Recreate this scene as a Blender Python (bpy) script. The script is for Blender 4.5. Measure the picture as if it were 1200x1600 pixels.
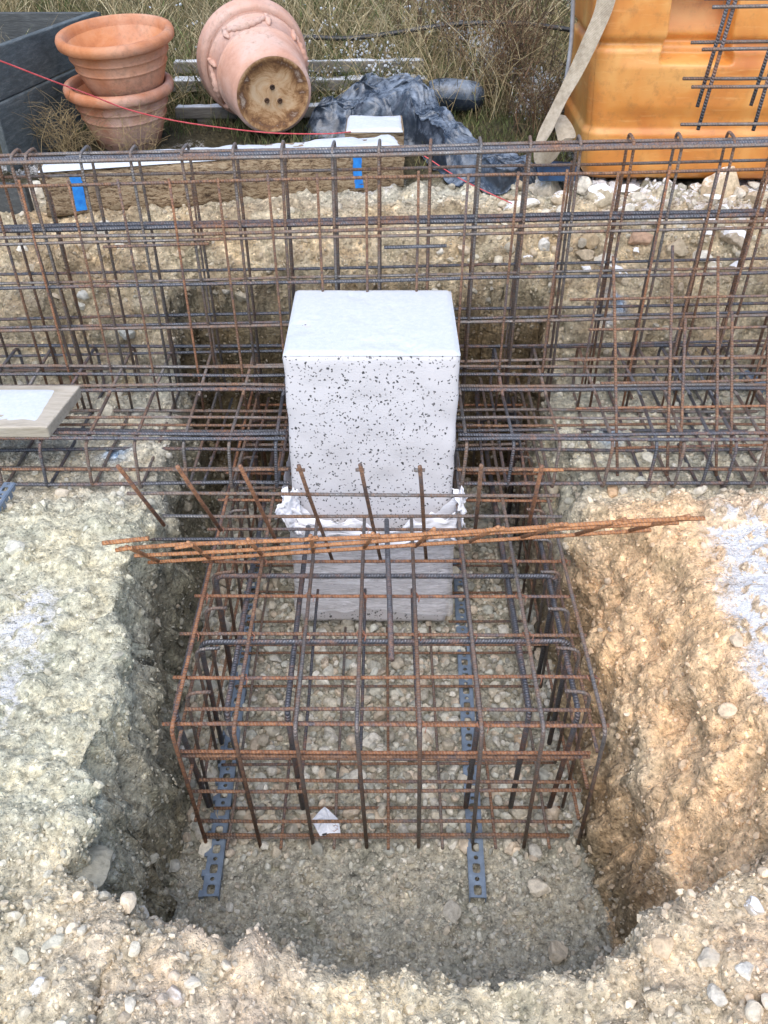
import bpy, math, random
import numpy as np
from mathutils import Vector, Matrix
for o in list(bpy.data.objects): bpy.data.objects.remove(o)
S = bpy.context.scene
COL = S.collection
R = math.radians
rng = np.random.default_rng(7)
random.seed(7)

# ---------------------------------------------------------------- camera, sky, sun, exposure
CAM_H, PITCH, FPX = 2.25, R(38.8), 1300.0
cd = bpy.data.cameras.new('camera'); cam = bpy.data.objects.new('camera', cd); COL.objects.link(cam)
cam.location = (0, 0, CAM_H); cam.rotation_euler = (R(90) - PITCH, 0, 0)
cd.sensor_fit = 'VERTICAL'; cd.sensor_height = 24; cd.lens = FPX / 1600 * 24
cd.clip_start = 0.02; cd.clip_end = 300
S.camera = cam
SUN_EL, SUN_AZ = 60, 188          # azimuth the light comes from, degrees clockwise from +Y
W = bpy.data.worlds.new('World'); S.world = W; W.use_nodes = True
nt = W.node_tree; nt.nodes.clear()
wo = nt.nodes.new('ShaderNodeOutputWorld'); bg = nt.nodes.new('ShaderNodeBackground'); sk = nt.nodes.new('ShaderNodeTexSky')
sk.sky_type = 'NISHITA'; sk.sun_disc = False; sk.sun_elevation = R(SUN_EL); sk.sun_rotation = R(SUN_AZ)
sk.dust_density = 1.5; sk.air_density = 1.0; sk.ozone_density = 1.0
bg.inputs['Strength'].default_value = 0.15
nt.links.new(sk.outputs[0], bg.inputs[0]); nt.links.new(bg.outputs[0], wo.inputs[0])
sd = bpy.data.lights.new('sun', 'SUN'); sd.energy = 1.25; sd.angle = R(60); sd.color = (1.0, .96, .90)
sun = bpy.data.objects.new('sun', sd); COL.objects.link(sun)
dv = Vector((math.sin(R(SUN_AZ)) * math.cos(R(SUN_EL)), math.cos(R(SUN_AZ)) * math.cos(R(SUN_EL)), math.sin(R(SUN_EL))))
sun.rotation_euler = dv.to_track_quat('Z', 'Y').to_euler(); sun.location = (0, 0, 8)
S.view_settings.view_transform = 'Standard'; S.view_settings.look = 'None'
S.view_settings.exposure = 0.98; S.view_settings.gamma = 1.0; S.view_settings.use_curve_mapping = False

# ---------------------------------------------------------------- helpers
def at(u, v, Y=None, Z=None, X=None):
    """a point of the place seen along a sight line of the survey photograph, at a known depth, height or side"""
    c, s = math.cos(PITCH), math.sin(PITCH)
    a, b = (u - 600) / FPX, (v - 800) / FPX
    d = (a, c - b * s, -s - b * c)
    if Y is not None: t = Y / d[1]
    elif Z is not None: t = (Z - CAM_H) / d[2]
    else: t = X / d[0]
    return (a * t, d[1] * t, CAM_H + d[2] * t)

def tag(o, label=None, cat=None, group=None, kind=None):
    if label: o['label'] = label
    if cat: o['category'] = cat
    if group: o['group'] = group
    if kind: o['kind'] = kind
    return o

def thing(name, label, cat, loc=(0, 0, 0), group=None):
    o = bpy.data.objects.new(name, None); COL.objects.link(o); o.location = loc; o.empty_display_size = .05
    return tag(o, label, cat, group)

def mk(name, V, F, mat=None, parent=None, smooth=True, loc=None, attrs=None, uv=None):
    """one mesh object from arrays; V is given in world space"""
    V = np.asarray(V, dtype=np.float32).reshape(-1, 3)
    off = np.zeros(3, dtype=np.float32)
    if parent is not None:
        p = parent
        while p is not None: off += np.array(p.location, dtype=np.float32); p = p.parent
    elif loc is not None: off = np.array(loc, dtype=np.float32)
    V = V - off
    me = bpy.data.meshes.new(name)
    if isinstance(F, np.ndarray):
        n = F.shape[1]
        me.vertices.add(len(V)); me.vertices.foreach_set('co', V.ravel())
        me.loops.add(F.size); me.loops.foreach_set('vertex_index', F.astype(np.int32).ravel())
        me.polygons.add(len(F)); me.polygons.foreach_set('loop_start', np.arange(0, F.size, n, dtype=np.int32))
        me.update(calc_edges=True)
    else:
        me.from_pydata(V.tolist(), [], F)
    me.polygons.foreach_set('use_smooth', np.full(len(me.polygons), smooth))
    if attrs:
        for k, a in attrs.items():
            a = np.asarray(a, dtype=np.float32)
            if a.ndim == 2:
                at_ = me.color_attributes.new(k, 'FLOAT_COLOR', 'POINT')
                at_.data.foreach_set('color', np.concatenate([a, np.ones((len(a), 1), np.float32)], 1).ravel())
            else:
                at_ = me.attributes.new(k, 'FLOAT', 'POINT'); at_.data.foreach_set('value', a)
    if uv is not None:
        ul = me.uv_layers.new(name='UVMap')
        li = np.empty(len(me.loops), np.int32); me.loops.foreach_get('vertex_index', li)
        ul.data.foreach_set('uv', np.asarray(uv, np.float32)[li].ravel())
    me.validate()
    o = bpy.data.objects.new(name, me); COL.objects.link(o)
    if mat: me.materials.append(mat)
    if parent is not None: o.parent = parent
    elif loc is not None: o.location = loc
    return o

class MB:
    def __init__(s): s.v = []; s.f = []
    def add(s, vs, fs):
        n = len(s.v); s.v += [tuple(p) for p in vs]; s.f += [tuple(i + n for i in f) for f in fs]
    def hexa(s, c):      # 8 corners: bottom 4 (ccw), top 4
        s.add(c, [(3, 2, 1, 0), (4, 5, 6, 7), (0, 1, 5, 4), (1, 2, 6, 5), (2, 3, 7, 6), (3, 0, 4, 7)])
    def box(s, x0, x1, y0, y1, z0, z1):
        s.hexa([(x0, y0, z0), (x1, y0, z0), (x1, y1, z0), (x0, y1, z0), (x0, y0, z1), (x1, y0, z1), (x1, y1, z1), (x0, y1, z1)])
    def build(s, name, mat, parent=None, smooth=False, loc=None):
        return mk(name, s.v, s.f, mat, parent, smooth, loc)

def bevel(o, w=.004, seg=2):
    m = o.modifiers.new('bevel', 'BEVEL'); m.width = w; m.segments = seg; m.limit_method = 'ANGLE'; m.angle_limit = R(40)
    return o

def round_path(P, rad=.02, n=4):
    P = [np.array(p, float) for p in P]
    out = [P[0]]
    for i in range(1, len(P) - 1):
        a, b, c = P[i - 1], P[i], P[i + 1]
        la, lc = np.linalg.norm(a - b), np.linalg.norm(c - b)
        r1 = min(rad, la * .45, lc * .45)
        p0, p2 = b + (a - b) / la * r1, b + (c - b) / lc * r1
        for k in range(n + 1):
            t = k / n; out.append((1 - t) ** 2 * p0 + 2 * t * (1 - t) * b + t * t * p2)
    out.append(P[-1]); return out

def tube_arrays(P, r, n=8, closed=False, cap=True):
    P = np.array(P, float); m = len(P)
    rr = np.broadcast_to(np.asarray(r, float), (m,))
    T = np.gradient(P, axis=0) if not closed else np.roll(P, -1, 0) - np.roll(P, 1, 0)
    T /= np.linalg.norm(T, axis=1)[:, None] + 1e-12
    ref = np.array([0, 0, 1.]) if abs(T[0][2]) < .9 else np.array([0, 1., 0])
    N = np.zeros_like(P); nv = np.cross(T[0], ref); nv /= np.linalg.norm(nv)
    for i in range(m):
        nv = nv - T[i] * nv.dot(T[i]); nv /= np.linalg.norm(nv) + 1e-12; N[i] = nv
    B = np.cross(T, N)
    a = np.linspace(0, 2 * np.pi, n + 1)
    L = np.concatenate([[0], np.cumsum(np.linalg.norm(np.diff(P, axis=0), axis=1))])
    V = P[:, None, :] + rr[:, None, None] * (np.cos(a)[None, :, None] * N[:, None, :] + np.sin(a)[None, :, None] * B[:, None, :])
    UV = np.stack(np.broadcast_arrays(a[None, :] / (2 * np.pi), L[:, None]), -1)
    F = []
    for i in range(m - 1 + (1 if closed else 0)):
        j = (i + 1) % m
        for k in range(n):
            F.append((i * (n + 1) + k, j * (n + 1) + k, j * (n + 1) + k + 1, i * (n + 1) + k + 1))
    if cap and not closed:
        F.append(tuple(range(n))[::-1] if False else tuple(range(0, n)))
        F.append(tuple((m - 1) * (n + 1) + k for k in range(n))[::-1])
    return V.reshape(-1, 3), F, UV.reshape(-1, 2)

def sub_path(P, step=.12, wob=.0):
    out = []
    for a, b in zip(P[:-1], P[1:]):
        a, b = np.array(a, float), np.array(b, float); l = np.linalg.norm(b - a); k = max(1, int(l / step))
        for i in range(k):
            out.append(a + (b - a) * i / k)
    out.append(np.array(P[-1], float))
    if wob > 0 and len(out) > 2:
        ph = rng.uniform(0, 6.3, 3)
        for i in range(1, len(out) - 1):
            s = i * step
            out[i] = out[i] + wob * np.array([math.sin(s * 5 + ph[0]), math.sin(s * 4.2 + ph[1]), math.sin(s * 4.7 + ph[2])])
    return out

def bar(name, P, r, mat, parent, bend=.022, wob=.0012, n=8, jit=.0015):
    P = [np.array(p, float) + rng.normal(0, jit, 3) for p in P]
    Q = round_path(P, bend) if len(P) > 2 else P
    # straight runs get a few stations so that they can be very slightly out of true
    if len(Q) == 2: Q = sub_path(Q, .15, wob)
    V, F, UV = tube_arrays(Q, r, n)
    return mk(name, V, F, mat, parent, True, uv=UV)

def tube(name, P, r, mat, parent=None, n=10, smooth_path=True, loc=None, closed=False):
    if smooth_path and len(P) > 2: P = catmull(P)
    V, F, UV = tube_arrays(P, r if np.isscalar(r) else np.interp(np.linspace(0, 1, len(P)), np.linspace(0, 1, len(r)), r), n, closed)
    return mk(name, V, F, mat, parent, True, uv=UV, loc=loc)

def catmull(P, k=8):
    P = [np.array(p, float) for p in P]; P = [2 * P[0] - P[1]] + P + [2 * P[-1] - P[-2]]
    out = []
    for i in range(1, len(P) - 2):
        p0, p1, p2, p3 = P[i - 1:i + 3]
        for j in range(k):
            t = j / k
            out.append(.5 * (2 * p1 + (p2 - p0) * t + (2 * p0 - 5 * p1 + 4 * p2 - p3) * t * t + (3 * p1 - p0 - 3 * p2 + p3) * t ** 3))
    out.append(P[-2]); return out

# numpy noise
TB = np.random.default_rng(3).random((64, 64, 64)).astype(np.float32)
def vnoise(x, y, z=0.):
    x, y, z = np.broadcast_arrays(np.asarray(x, float), y, z)
    xi, yi, zi = np.floor(x).astype(int), np.floor(y).astype(int), np.floor(z).astype(int)
    fx, fy, fz = x - xi, y - yi, z - zi
    fx, fy, fz = [f * f * f * (f * (f * 6 - 15) + 10) for f in (fx, fy, fz)]
    r = 0
    for a in (0, 1):
        wa = fx if a else 1 - fx
        for b in (0, 1):
            wb = fy if b else 1 - fy
            for c in (0, 1):
                r = r + wa * wb * (fz if c else 1 - fz) * TB[(xi + a) & 63, (yi + b) & 63, (zi + c) & 63]
    return r * 2 - 1
def fbm(x, y, z=0., oct=4, gain=.5, lac=2.07):
    s, a, f, n = 0, 1, 1, 0
    for i in range(oct):
        s = s + a * vnoise(x * f + 17.3 * i, y * f + 9.1 * i, z * f + 4.7 * i); n += a; a *= gain; f *= lac
    return s / n
def ridged(x, y, z=0., oct=4):
    s, a, f, n = 0, 1, 1, 0
    for i in range(oct):
        s = s + a * (1 - 2 * np.abs(vnoise(x * f + 7.3 * i, y * f + 3.1 * i, z * f + 1.7 * i))); n += a; a *= .5; f *= 2.1
    return s / n
def lumps(x, y, z, cell, p=1.0, seed=0):
    """rounded lumps, one in each cell at most: the dome height of the nearest, in units of the cell"""
    X, Y_, Z_ = x / cell, y / cell, z / cell
    xi, yi, zi = np.floor(X).astype(int), np.floor(Y_).astype(int), np.floor(Z_).astype(int)
    best = np.zeros_like(X)
    for a in (-1, 0, 1):
        for b in (-1, 0, 1):
            for c in (-1, 0, 1):
                i, j, k = (xi + a), (yi + b), (zi + c)
                h = lambda s: TB[(i * 3 + s) & 63, (j * 5 + s * 7) & 63, (k * 7 + s * 3 + seed) & 63]
                cx, cy, cz, rr, on = i + h(1), j + h(2), k + h(5), .25 + .45 * h(11), h(19) < p
                d2 = (X - cx) ** 2 + (Y_ - cy) ** 2 + (Z_ - cz) ** 2
                best = np.maximum(best, np.where(on, np.sqrt(np.maximum(rr * rr - d2, 0)), 0))
    return best
def ss(a, b, x):
    t = np.clip((x - a) / (b - a), 0, 1); return t * t * (3 - 2 * t)
def mix(a, b, t):
    t = np.asarray(t)[..., None] if np.ndim(a) else t
    return np.asarray(a) * (1 - t) + np.asarray(b) * t

# ---------------------------------------------------------------- materials
class NM:
    def __init__(s, name):
        s.m = bpy.data.materials.new(name); s.m.use_nodes = True; s.t = s.m.node_tree; s.t.nodes.clear()
        s.out = s.t.nodes.new('ShaderNodeOutputMaterial'); s.b = s.t.nodes.new('ShaderNodeBsdfPrincipled')
        s.t.links.new(s.b.outputs[0], s.out.inputs[0])
    def n(s, t, **k):
        x = s.t.nodes.new(t)
        for a, b in k.items(): setattr(x, a, b)
        return x
    def l(s, a, b): s.t.links.new(a, b)
    def coord(s, which='Object'): return s.n('ShaderNodeTexCoord').outputs[which]
    def noise(s, scale, detail=6, rough=.6, vec=None, dist=0.):
        x = s.n('ShaderNodeTexNoise'); x.inputs['Scale'].default_value = scale; x.inputs['Detail'].default_value = detail
        x.inputs['Roughness'].default_value = rough; x.inputs['Distortion'].default_value = dist
        if vec is not None: s.l(vec, x.inputs['Vector'])
        return x.outputs['Fac']
    def vor(s, scale, vec=None, feat='F1', out='Distance'):
        x = s.n('ShaderNodeTexVoronoi', feature=feat); x.inputs['Scale'].default_value = scale
        if vec is not None: s.l(vec, x.inputs['Vector'])
        return x.outputs[out]
    def ramp(s, fac, stops, interp='LINEAR'):
        x = s.n('ShaderNodeValToRGB'); x.color_ramp.interpolation = interp; e = x.color_ramp.elements
        while len(e) < len(stops): e.new(.5)
        for i, (p, c) in enumerate(stops):
            e[i].position = p; e[i].color = (*c, 1) if hasattr(c, '__len__') else (c, c, c, 1)
        s.l(fac, x.inputs[0]); return x.outputs[0]
    def mixc(s, fac, a, b, mode='MIX'):
        x = s.n('ShaderNodeMix', data_type='RGBA', blend_type=mode)
        for i, q in ((0, fac), (6, a), (7, b)):
            if hasattr(q, 'links'): s.l(q, x.inputs[i])
            elif i == 0: x.inputs[0].default_value = q
            else: x.inputs[i].default_value = (*q, 1)
        return x.outputs[2]
    def math(s, op, a, b=None, c=None, clamp=False):
        x = s.n('ShaderNodeMath', operation=op); x.use_clamp = clamp
        for i, q in enumerate((a, b, c)):
            if q is None: continue
            if hasattr(q, 'links'): s.l(q, x.inputs[i])
            else: x.inputs[i].default_value = q
        return x.outputs[0]
    def bump(s, h, strength=.5, dist=.01, prev=None):
        x = s.n('ShaderNodeBump'); x.inputs['Strength'].default_value = strength; x.inputs['Distance'].default_value = dist
        s.l(h, x.inputs['Height'])
        if prev is not None: s.l(prev, x.inputs['Normal'])
        return x.outputs[0]
    def attr(s, name, out='Color'): return s.n('ShaderNodeAttribute', attribute_name=name).outputs[out]
    def sep(s, v):
        x = s.n('ShaderNodeSeparateXYZ'); s.l(v, x.inputs[0]); return x.outputs
    def set(s, color=None, rough=None, metal=None, normal=None, **k):
        for key, q in (('Base Color', color), ('Roughness', rough), ('Metallic', metal), ('Normal', normal)):
            if q is None: continue
            if hasattr(q, 'links'): s.l(q, s.b.inputs[key])
            elif key == 'Base Color': s.b.inputs[key].default_value = (*q, 1)
            else: s.b.inputs[key].default_value = q
        for key, q in k.items(): s.b.inputs[key.replace('_', ' ')].default_value = q
        return s.m

def soft_mat(name, stops, scale=8, rough=.8, bstr=.3, bscale=60, bdist=.003, metal=0, detail=8, vec='Object'):
    m = NM(name); c = m.coord(vec)
    col = m.ramp(m.noise(scale, detail, .65, c), stops)
    return m.set(col, rough, metal, m.bump(m.noise(bscale, 6, .6, c), bstr, bdist))

def rebar_mat(name, rust_amt, steel=(.10, .105, .12), rust=((.09, .040, .020), (.27, .115, .050), (.44, .21, .10)), ribs=.6):
    m = NM(name); c = m.coord('Object'); g = m.n('ShaderNodeNewGeometry').outputs['Position']
    n1 = m.noise(9, 8, .7, g); n2 = m.noise(90, 6, .65, g); n3 = m.noise(3.1, 3, .5, g)
    rc = m.ramp(n2, [(.30, rust[0]), (.5, rust[1]), (.72, rust[2])])
    sc = m.ramp(m.noise(140, 4, .6, g), [(.3, tuple(x * .55 for x in steel)), (.7, tuple(x * 1.5 for x in steel))])
    lo = .62 - rust_amt * .24
    s = m.math('ADD', m.math('MULTIPLY', n1, .55), m.math('MULTIPLY', n3, .45))
    f = m.ramp(m.math('ADD', m.math('MULTIPLY', s, .8), m.math('MULTIPLY', n2, .2)), [(lo - .08, 0), (lo + .08, 1)])
    col = m.mixc(f, sc, rc)
    uv = m.n('ShaderNodeUVMap').outputs[0]; x = m.sep(uv)
    ph = m.math('ADD', m.math('MULTIPLY', x[1], 2 * math.pi / .0085), m.math('MULTIPLY', m.math('PINGPONG', x[0], .25), 12.0))
    rib = m.math('POWER', m.math('ADD', m.math('MULTIPLY', m.math('SINE', ph), .5), .5), 2.5)
    nb = m.bump(rib, ribs, .0022); nb = m.bump(n2, .35, .0015, nb)
    rough = m.ramp(f, [(0, .42), (1, .88)])
    metal = m.math('MULTIPLY', m.math('SUBTRACT', 1.0, f), .55)
    col = m.mixc(m.math('MULTIPLY', rib, .35), col, m.mixc(.5, col, (.42, .38, .36)))
    return m.set(col, rough, metal, nb)

M = {}
M['rust'] = rebar_mat('rusty_bar', .86)
M['rust2'] = rebar_mat('rusty_brown_bar', .80, rust=((.07, .036, .020), (.20, .10, .052), (.36, .20, .11)))
M['bright'] = rebar_mat('orange_rust_bar', 1.1, rust=((.18, .075, .03), (.42, .18, .07), (.60, .30, .13)))
M['mixed'] = rebar_mat('weathered_bar', .50, steel=(.19, .18, .17), rust=((.07, .038, .022), (.19, .10, .055), (.33, .19, .11)))
M['steel'] = rebar_mat('dark_steel_bar', .24, steel=(.12, .125, .14), ribs=.9)
M['tie'] = soft_mat('tie_wire', [(.3, (.25, .08, .04)), (.7, (.45, .22, .14))], 60, .6)

def soil_mat(name, scale=1.0, strength=1.0):
    m = NM(name); g = m.n('ShaderNodeNewGeometry').outputs['Position']
    base = m.attr('Col'); snow = m.attr('snow', 'Fac')
    n1 = m.noise(38, 9, .72, g); n2 = m.noise(160, 6, .7, g); n0 = m.noise(7, 6, .65, g)
    v1 = m.vor(95, g, 'F1', 'Color'); d1 = m.vor(95, g); d2 = m.vor(210, g); d0 = m.vor(42, g); v0 = m.vor(42, g, 'F1', 'Color')
    k = m.ramp(n1, [(.32, .42), (.48, .98), (.66, 1.42)])
    col = m.mixc(1.0, base, k, 'MULTIPLY')
    k0 = m.ramp(n0, [(.32, (.70, .72, .70)), (.5, (1, 1, 1)), (.68, (1.22, 1.14, 1.02))])
    col = m.mixc(1.0, col, k0, 'MULTIPLY')
    bw = m.sep(v1); grain = m.ramp(bw[0], [(0, .62), (.5, .95), (.86, 1.1), (1, 1.75)])
    col = m.mixc(m.ramp(d1, [(.25, 1), (.6, .15)]), col, m.mixc(1.0, col, grain, 'MULTIPLY'))
    bw0 = m.sep(v0); g0 = m.ramp(bw0[1], [(0, .8), (.75, 1.0), (.8, 1.45), (1, 1.6)])
    col = m.mixc(m.ramp(d0, [(.2, .9), (.5, 0)]), col, m.mixc(1.0, col, g0, 'MULTIPLY'))
    # powder snow lies where the sheet says so, broken up by the grain
    sf = m.math('ADD', snow, m.math('MULTIPLY', m.math('SUBTRACT', n1, .5), 1.1))
    sf = m.math('ADD', sf, m.math('MULTIPLY', m.math('SUBTRACT', n2, .5), 1.0))
    nz = m.sep(m.n('ShaderNodeNewGeometry').outputs['Normal'])[2]
    sf = m.ramp(m.math('MULTIPLY', sf, m.ramp(nz, [(.25, 0), (.7, 1)])), [(.42, 0), (.80, 1)])
    col = m.mixc(sf, col, (.80, .79, .78))
    h = m.math('ADD', m.math('MULTIPLY', n1, 1.0), m.math('MULTIPLY', m.ramp(d1, [(0, 1), (.55, 0)]), .35))
    h = m.math('ADD', h, m.math('MULTIPLY', m.ramp(d0, [(0, 1), (.5, 0)]), .4))
    nb = m.bump(h, .9 * strength, .012)
    nb = m.bump(m.math('ADD', n2, m.math('MULTIPLY', m.ramp(d2, [(0, 1), (.6, 0)]), .5)), .75 * strength, .004, nb)
    return m.set(col, m.ramp(sf, [(0, .92), (1, .75)]), 0, nb, Specular_IOR_Level=.2)
M['soil'] = soil_mat('stony_soil')

def stone_mat(name):
    m = NM(name); g = m.n('ShaderNodeNewGeometry').outputs['Position']
    base = m.attr('Col'); n = m.noise(60, 7, .7, g); n2 = m.noise(220, 4, .6, g)
    col = m.mixc(1.0, base, m.ramp(n, [(.3, .6), (.5, 1.0), (.7, 1.3)]), 'MULTIPLY')
    snow = m.attr('snow', 'Fac'); nz = m.sep(m.n('ShaderNodeNewGeometry').outputs['Normal'])[2]
    sf = m.ramp(m.math('ADD', m.math('MULTIPLY', snow, m.ramp(nz, [(.3, 0), (.75, 1)])), m.math('MULTIPLY', m.math('SUBTRACT', n, .5), .9)), [(.5, 0), (.62, 1)])
    col = m.mixc(sf, col, (.80, .79, .78))
    return m.set(col, .9, 0, m.bump(m.math('ADD', n, m.math('MULTIPLY', n2, .5)), .6, .004), Specular_IOR_Level=.25)
M['stone'] = stone_mat('limestone')

def snow_mat():
    m = NM('snow'); g = m.n('ShaderNodeNewGeometry').outputs['Position']
    n = m.noise(70, 6, .6, g)
    return m.set(m.ramp(n, [(.3, (.56, .60, .64)), (.7, (.66, .68, .70))]), .7, 0, m.bump(m.math('ADD', n, m.noise(400, 3, .6, g)), .5, .003), Subsurface_Weight=.0)
M['snow'] = snow_mat()

def wood_mat(name, stops, axis=(1, 12, 12), scale=6, rough=.8, bstr=.5):
    m = NM(name); c = m.coord('Object')
    mp = m.n('ShaderNodeMapping'); mp.inputs['Scale'].default_value = axis; m.l(c, mp.inputs[0])
    n1 = m.noise(scale, 8, .7, mp.outputs[0], .6); n2 = m.noise(scale * 5, 4, .6, mp.outputs[0])
    n3 = m.noise(3.5, 5, .6, c)
    col = m.ramp(m.math('ADD', m.math('MULTIPLY', n1, .7), m.math('MULTIPLY', n2, .3)), stops)
    col = m.mixc(m.ramp(n3, [(.35, .5), (.6, 0)]), col, m.mixc(1.0, col, (.45, .42, .38), 'MULTIPLY'))
    return m.set(col, rough, 0, m.bump(m.math('ADD', n1, n2), bstr, .006))
M['beam'] = wood_mat('old_beam_wood', [(.41, (.07, .04, .02)), (.455, (.24, .155, .085)), (.51, (.42, .30, .175)), (.59, (.56, .44, .29))], (1.1, 16, 16), 7, .85, 1.0)
M['darkwood'] = wood_mat('dark_wet_board', [(.3, (.05, .062, .068)), (.5, (.105, .125, .13)), (.70, (.22, .24, .24))], (10, 1.2, 10), 7)
M['darkwoodx'] = wood_mat('dark_wet_board_long', [(.3, (.04, .042, .042)), (.5, (.08, .085, .085)), (.70, (.16, .165, .16))], (1.2, 10, 10), 7)
M['greywood'] = wood_mat('grey_board', [(.3, (.10, .09, .08)), (.5, (.20, .185, .16)), (.72, (.32, .30, .27))], (1, 10, 10), 7)
M['plank'] = wood_mat('plank_wood', [(.3, (.30, .25, .18)), (.5, (.50, .44, .35)), (.72, (.60, .54, .46))], (1, 9, 9), 7)
M['blue_paint'] = soft_mat('blue_tape', [(.35, (.01, .16, .55)), (.7, (.03, .30, .78))], 40, .5)
# ---------------------------------------------------------------- the ground: one sheet with the pit dug out of it
def axis(lo, hi, fine_lo, fine_hi, step, dense):
    xs = [fine_lo]; x = fine_lo
    while x < fine_hi:
        s = step
        for a, b, st in dense:
            if a <= x <= b: s = min(s, st)
        x += s; xs.append(x)
    x, s = xs[-1], step
    while x < hi: s *= 1.13; x += s; xs.append(x)
    x, s = xs[0], step; left = []
    while x > lo: s *= 1.13; x -= s; left.append(x)
    return np.array(left[::-1] + xs)

def surf(X, Y):
    near = .66 + .05 * ss(.3, 1.0, X) - .03 * ss(1.0, .6, Y) * (np.abs(X) < .5) + .02 * fbm(X * 2.2, Y * 2.2, 1.3, 3)
    near = near + .07 * np.exp(-((X + .42) / .22) ** 2 - ((Y - .58) / .14) ** 2) - .10 * np.exp(-((X - .2) / .35) ** 2 - ((Y - .6) / .2) ** 2)
    near = near + .05 * np.exp(-((X - 1.25) / .25) ** 2 - ((Y - 1.6) / .35) ** 2)
    shelf = .60 + .012 * fbm(X * 5, Y * 5, 4.1, 3)
    z = near + (shelf - near) * ss(1.92, 2.12, Y + .06 * fbm(X * 3, Y * 3, 2.))
    yw = Y + .07 * fbm(X * 2.6, 3.3, 8.0, 3) + .03 * fbm(X * 8, Y * 8, 8.0, 2)
    z = z + .36 * ss(2.80, 3.02, yw) + .17 * ss(3.0, 3.28, yw)
    plate = 1.13 + .05 * ss(3.4, 4.4, Y) + .01 * fbm(X * 4, Y * 4, 6., 3)
    z = np.where(Y > 3.12, z + (plate - z) * ss(3.12, 3.34, Y), z)
    hill = np.maximum(Y - 4.35, 0)
    z = z + .36 * hill * ss(0, .5, hill) * np.where(hill > 8, 8 / np.maximum(hill, 1), 1) + ss(4.3, 5.5, Y) * .08 * fbm(X * 1.3, Y * 1.3, 5., 3)
    return z

def pit_mask(X, Y):
    w = .035 * fbm(X * 3.1, Y * 3.1, 11., 3) + .02 * fbm(X * 11, Y * 11, 12., 3)
    xl = -.715 - .05 * ss(2.0, 2.7, Y) + .095 * ss(1.75, 1.25, Y) + w
    mL = ss(xl - .035, xl + .045, X)
    xf = .565 + .030 * ss(2.1, 1.0, Y) + w * .6
    xt = xf + .09 + .20 * ss(2.05, 1.75, Y) + .06 * ss(1.2, .9, Y)
    t = np.clip((X - xf) / (xt - xf), 0, 1)
    mR = 1 - (.50 * ss(0, .28, t) + .32 * ss(.1, .9, t) + .18 * ss(.55, 1.0, t))
    yn = .662 + np.maximum(-.30 - X, 0) * .50 + np.maximum(X - .40, 0) * .45 + w * .8
    mN = ss(yn, yn + .09, Y)
    mF = 1 - ss(3.0, 3.07, Y + w * .8)
    return mL * mR * mN * mF

def floor_z(X, Y):
    return .0 + .01 * fbm(X * 4, Y * 4, 3., 3) + .05 * ss(-.5, -.72, X) + .05 * ss(.5, .66, X) + .05 * ss(.95, .75, Y)

gx = axis(-45, 45, -1.75, 1.9, .0092, [(-.80, -.60, .0038), (.56, .74, .0045)])
gy = axis(-25, 70, .36, 3.5, .0095, [(.36, 1.3, .0062), (2.78, 3.1, .006), (2.98, 3.08, .0035)])
GX, GY = np.meshgrid(gx, gy, indexing='xy')
m_ = pit_mask(GX, GY)
GZ = surf(GX, GY) * (1 - m_) + floor_z(GX, GY) * m_
P3 = np.stack([GX, GY, GZ], -1)
def normals(P):
    du = np.gradient(P, axis=1); dv_ = np.gradient(P, axis=0)
    n = np.cross(du, dv_); return n / (np.linalg.norm(n, axis=-1)[..., None] + 1e-12)
N3 = normals(P3)
x, y, z = P3[..., 0], P3[..., 1], P3[..., 2]
steep = 1 - np.clip(N3[..., 2], 0, 1)
on_floor = ss(.5, .95, m_) * (1 - ss(.15, .5, steep))
region = ss(5.5, 4.0, y) * ss(4, 2.5, np.abs(x))
amp = (.014 + .030 * steep) * (1 - .55 * on_floor)
d = amp * fbm(x * 9, y * 9, z * 9, 4, .55) + .9 * amp * (ridged(x * 5, y * 5, z * 5, 3) * .5)
d += lumps(x, y, z, .085, .45) * .085 * .55 * (1 - .6 * on_floor) + lumps(x, y, z, .038, .7, 9) * .038 * .65 + lumps(x, y, z, .021, .7, 5) * .021 * .55
d += region * ss(.25, .6, steep) * .030 * ridged(x * 3.2 + 5, y * 3.2, z * 3.8, 3)
d -= region * ss(.2, .5, steep) * .045 * np.clip(ridged(x * 4.1 + 9, y * 4.1, z * 4.4, 2) - .55, 0, 1)
d += .0035 * fbm(x * 70, y * 70, z * 70, 2)
d = d * (region * .93 + .07)
# vertical grooves and hollows in the walls
d -= region * ss(.3, .8, steep) * .035 * np.clip(ridged(x * 7, y * 7, z * 2.2, 3) - .1, 0, 1)
P3 = P3 + N3 * d[..., None]
N3 = normals(P3)
x, y, z = P3[..., 0], P3[..., 1], P3[..., 2]
steep = 1 - np.clip(N3[..., 2], 0, 1)
# soil colours by place, shade painted in on the pit walls
nA = fbm(x * 3, y * 3, z * 3, 4); nB = fbm(x * 9, y * 9, z * 9, 4)
cream = np.array([.635, .60, .445]); ochre = np.array([.88, .60, .345]); floor_c = np.array([.44, .415, .335])
damp_shade = np.array([.19, .17, .11]); bank = np.array([.56, .46, .31]); dark = np.array([.075, .065, .038]); brown = np.array([.24, .145, .07]); olive = np.array([.29, .265, .175])
C = np.broadcast_to(cream, P3.shape).copy()
def paint(C, col, w): w = np.clip(w, 0, 1)[..., None]; return C * (1 - w) + np.asarray(col) * w
C = paint(C, ochre, ss(.42, .72, x + .12 * nA) * ss(2.3, 1.9, y))
C = paint(C, (.78, .62, .45), ss(.85, 1.0, x + .1 * nA) * ss(2.3, 1.9, y) * .7)
C = paint(C, (.74, .63, .44), ss(1.0, .75, y) * .8)
C = paint(C, (.78, .56, .37), ss(1.05, .8, y) * ss(.25, .6, x + .15 * nA) * (.45 + .6 * nB))
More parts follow.
